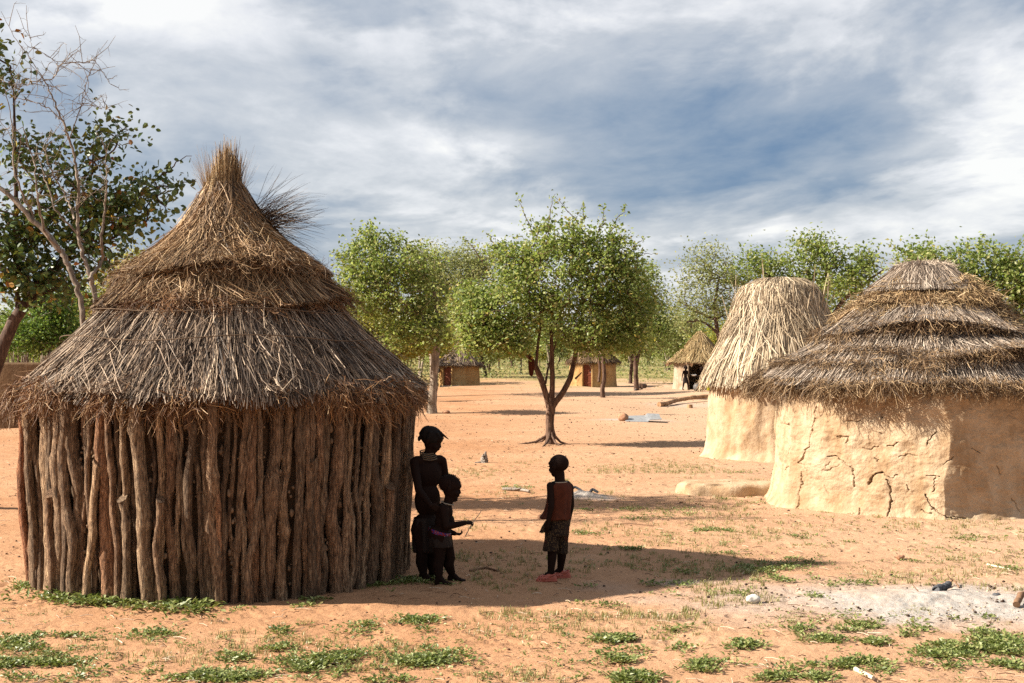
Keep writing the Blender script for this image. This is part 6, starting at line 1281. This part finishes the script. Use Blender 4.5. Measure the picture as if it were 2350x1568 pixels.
def weeds():
    g = np.random.default_rng(33); acc = Acc(); PL = []; SZ = []
    for (px, py, rx, ry, n) in PATCH:
        n = int(n * (1.3 if py > 1400 else 1.1)); t = g.random(n) * 6.283; q = np.sqrt(g.random(n)) * (1 + .3 * g.normal(0, 1, n)) * np.where(g.random(n) < .12, 1.9, 1)
        x, y = px + rx * q * np.cos(t), py + ry * q * np.sin(t)
        P = np.array([at(a, max(b, 830)) for a, b in zip(x, y)])
        w = fbm(P[:, 0] * 5 + px, P[:, 1] * 5, 3); w = w + .8 * fbm(P[:, 0] * 14, P[:, 1] * 14 + px, 2); k = w > .03; PL.append(P[k])
        lush = 1.0 if py > 1300 else .9
        if 1360 < py < 1400 and px < 470: lush = 1.5
        SZ.append(np.full(k.sum(), lush))
    for (x0, x1, y0, y1, n) in ((1300, 2350, 1150, 1330, 420), (1250, 2350, 1400, 1566, 420), (0, 1250, 1410, 1566, 260)):
        x, y = g.uniform(x0, x1, n), g.uniform(y0, y1, n); P = np.array([at(a, b) for a, b in zip(x, y)]); k = fbm(P[:, 0] * 1.4, P[:, 1] * 1.4 + 3, 3) > 0; PL.append(P[k]); SZ.append(np.full(k.sum(), .75))
    P = np.concatenate(PL); sz = np.concatenate(SZ); n = len(P)
    m = 9; L = np.repeat(np.arange(n), m); a = g.random(n * m) * 6.283; out = g.uniform(0, .05, n * m) * sz[L]; hgt = g.uniform(.002, .019, n * m) * sz[L] ** 2
    C = np.stack([P[L, 0] + np.cos(a) * out, P[L, 1] + np.sin(a) * out, gz(P[L, 0], P[L, 1]) + hgt], -1)
    tilt = g.uniform(-.2, 1.0, n * m); d = np.stack([np.cos(a), np.sin(a), tilt], -1); d = nrm(d)
    s = nrm(np.cross(d, np.array([[0, 0, 1.0]]) + g.normal(0, .35, (n * m, 3)))); nv = np.cross(s, d)
    l = g.uniform(.016, .036, n * m)[:, None] * sz[L][:, None]; w = l * .30
    V = np.stack([C, C + d * l * .5 + s * w + nv * l * .06, C + d * l - nv * l * .12, C + d * l * .5 - s * w + nv * l * .06], 1)
    acc.add(V.reshape(-1, 3), np.arange(n * m)[:, None] * 4 + np.arange(4)[None], rnd=np.repeat(np.clip(g.random(n * m) * .9 + .15 * g.normal(0, 1, n)[L], 0, .95 + .05 * (g.random(n * m) < .04)), 4))
    o = acc.obj('weeds', M['weed'], smooth=False); tag(o, 'low green creeping weeds in patches over the sandy yard', 'weeds', kind='stuff')
    # grass: tufts near, short sparse sward further off
    acc = Acc(); Q = []
    n = 5200; px = g.uniform(930, 2400, n); py = g.uniform(1060, 1420, n); Q.append((np.array([at(a, b) for a, b in zip(px, py)]), .05))
    n = 2200; px = g.uniform(-20, 2400, n); py = g.uniform(1400, 1568, n); Q.append((np.array([at(a, b) for a, b in zip(px, py)]), .045))
    n = 1500; px = g.uniform(950, 1750, n); py = g.normal(1085, 22, n); Q.append((np.array([at(a, b) for a, b in zip(px, py)]), .045))
    n = 400; px = g.normal(1440, 140, n); py = g.normal(1090, 14, n); Q.append((np.array([at(a, b) for a, b in zip(px, py)]), .05))
    n = 26000; yy = 52 + 150 * g.random(n) ** 1.3; xx = g.uniform(-.42, .42, n) * yy; Q.append((np.stack([xx, yy], -1), .101))
    for (P, h) in Q:
        if h > .1:
            w = 2.2 * fbm(P[:, 0] * .06 + 3, P[:, 1] * .06, 3) + (P[:, 1] - 66) * .035; P = P[w + .4 * g.normal(0, 1, len(P)) > .15]
        else:
            w = fbm(P[:, 0] * 1.3 + 5, P[:, 1] * 1.3 + 8, 3); P = P[w > .10]
        k = 7; n = len(P); L = np.repeat(np.arange(n), k); a = g.random(n * k) * 6.283; s0 = h * (1 if h < .1 else .55 + P[L, 1] / 110)
        b0 = np.stack([P[L, 0] + g.normal(0, .3, n * k) * s0, P[L, 1] + g.normal(0, .3, n * k) * s0, gz(P[L, 0], P[L, 1]) - .005], -1)
        e = np.stack([np.cos(a), np.sin(a), 0 * a], -1); hh = (g.uniform(.35, 1, n * k) * s0)[:, None]; ln = g.uniform(.3, 1.1, n * k)[:, None] * hh
        Pt = np.stack([b0, b0 + e * ln * .4 + np.array([[0, 0, .7]]) * hh, b0 + e * ln + np.array([[0, 0, 1.0]]) * hh * .9], 1)
        ribbons(acc, Pt, (s0 * .085 * np.ones(n * k))[:, None] * np.array([1, .8, .2])[None], np.stack([-np.sin(a), np.cos(a), 0 * a], -1), g.random(n * k) * (.75 if h < .1 else 1))
    o = acc.obj('grass', M['dry_grass'], smooth=False); tag(o, 'short sparse yellow green grass tufts over the yard and the far ground', 'grass', kind='stuff')
    # litter: crumbs of dung, bark, straw bits and pebbles
    acc = Acc(); n = 13000; yy = 6.9 + 40 * g.random(n) ** 1.25; xx = g.uniform(-.42, .42, n) * yy; w = fbm(xx * .8 + 2, yy * .8, 3); k = w + .25 * g.normal(0, 1, n) > 0
    xx, yy = xx[k], yy[k]; n = len(xx); s = (.0035 + .009 * g.random(n) ** 3)[:, None] * np.array([[1, .8, .55]]) * (.7 + yy[:, None] / 22)
    stones(acc, np.stack([xx, yy, gz(xx, yy) + .004], -1), s, g.random(n) ** 1.6 * .9, 5, 1)
    n = 2200; yy = 6.9 + 20 * g.random(n) ** 1.2; xx = g.uniform(-.42, .42, n) * yy; a = g.random(n) * 6.283; L = g.uniform(.02, .11, n)[:, None]; e = np.stack([np.cos(a), np.sin(a), 0 * a], -1); b0 = np.stack([xx, yy, gz(xx, yy) + .010], -1)
    tubes(acc, np.stack([b0, b0 + e * L * .5 + np.array([[0, 0, .006]]), b0 + e * L], 1), np.full((n, 3), .0022), 4, np.where(g.random(n) < .5, .95, g.random(n) * .6))
    n = 700; p = BIG_ASH + g.normal(0, 1, (n, 2)) * [.75, .42]; stones(acc, np.stack([p[:, 0], p[:, 1], gz(p[:, 0], p[:, 1]) + .012], -1), (.003 + .014 * g.random(n) ** 3)[:, None] * np.array([[1, .8, .6]]), np.where(g.random(n) < .6, .05, .9), 8, 1)
    o = acc.obj('ground_litter', M['litter']); tag(o, 'crumbs of bark, dung, straw and pebbles strewn over the sand', 'litter', kind='stuff')

build_ground(); build_sky(); build_light(); build_camera()
stick_hut(); mud_hut(); reed_hut(); far_huts()
trees(); people(); props(); weeds()
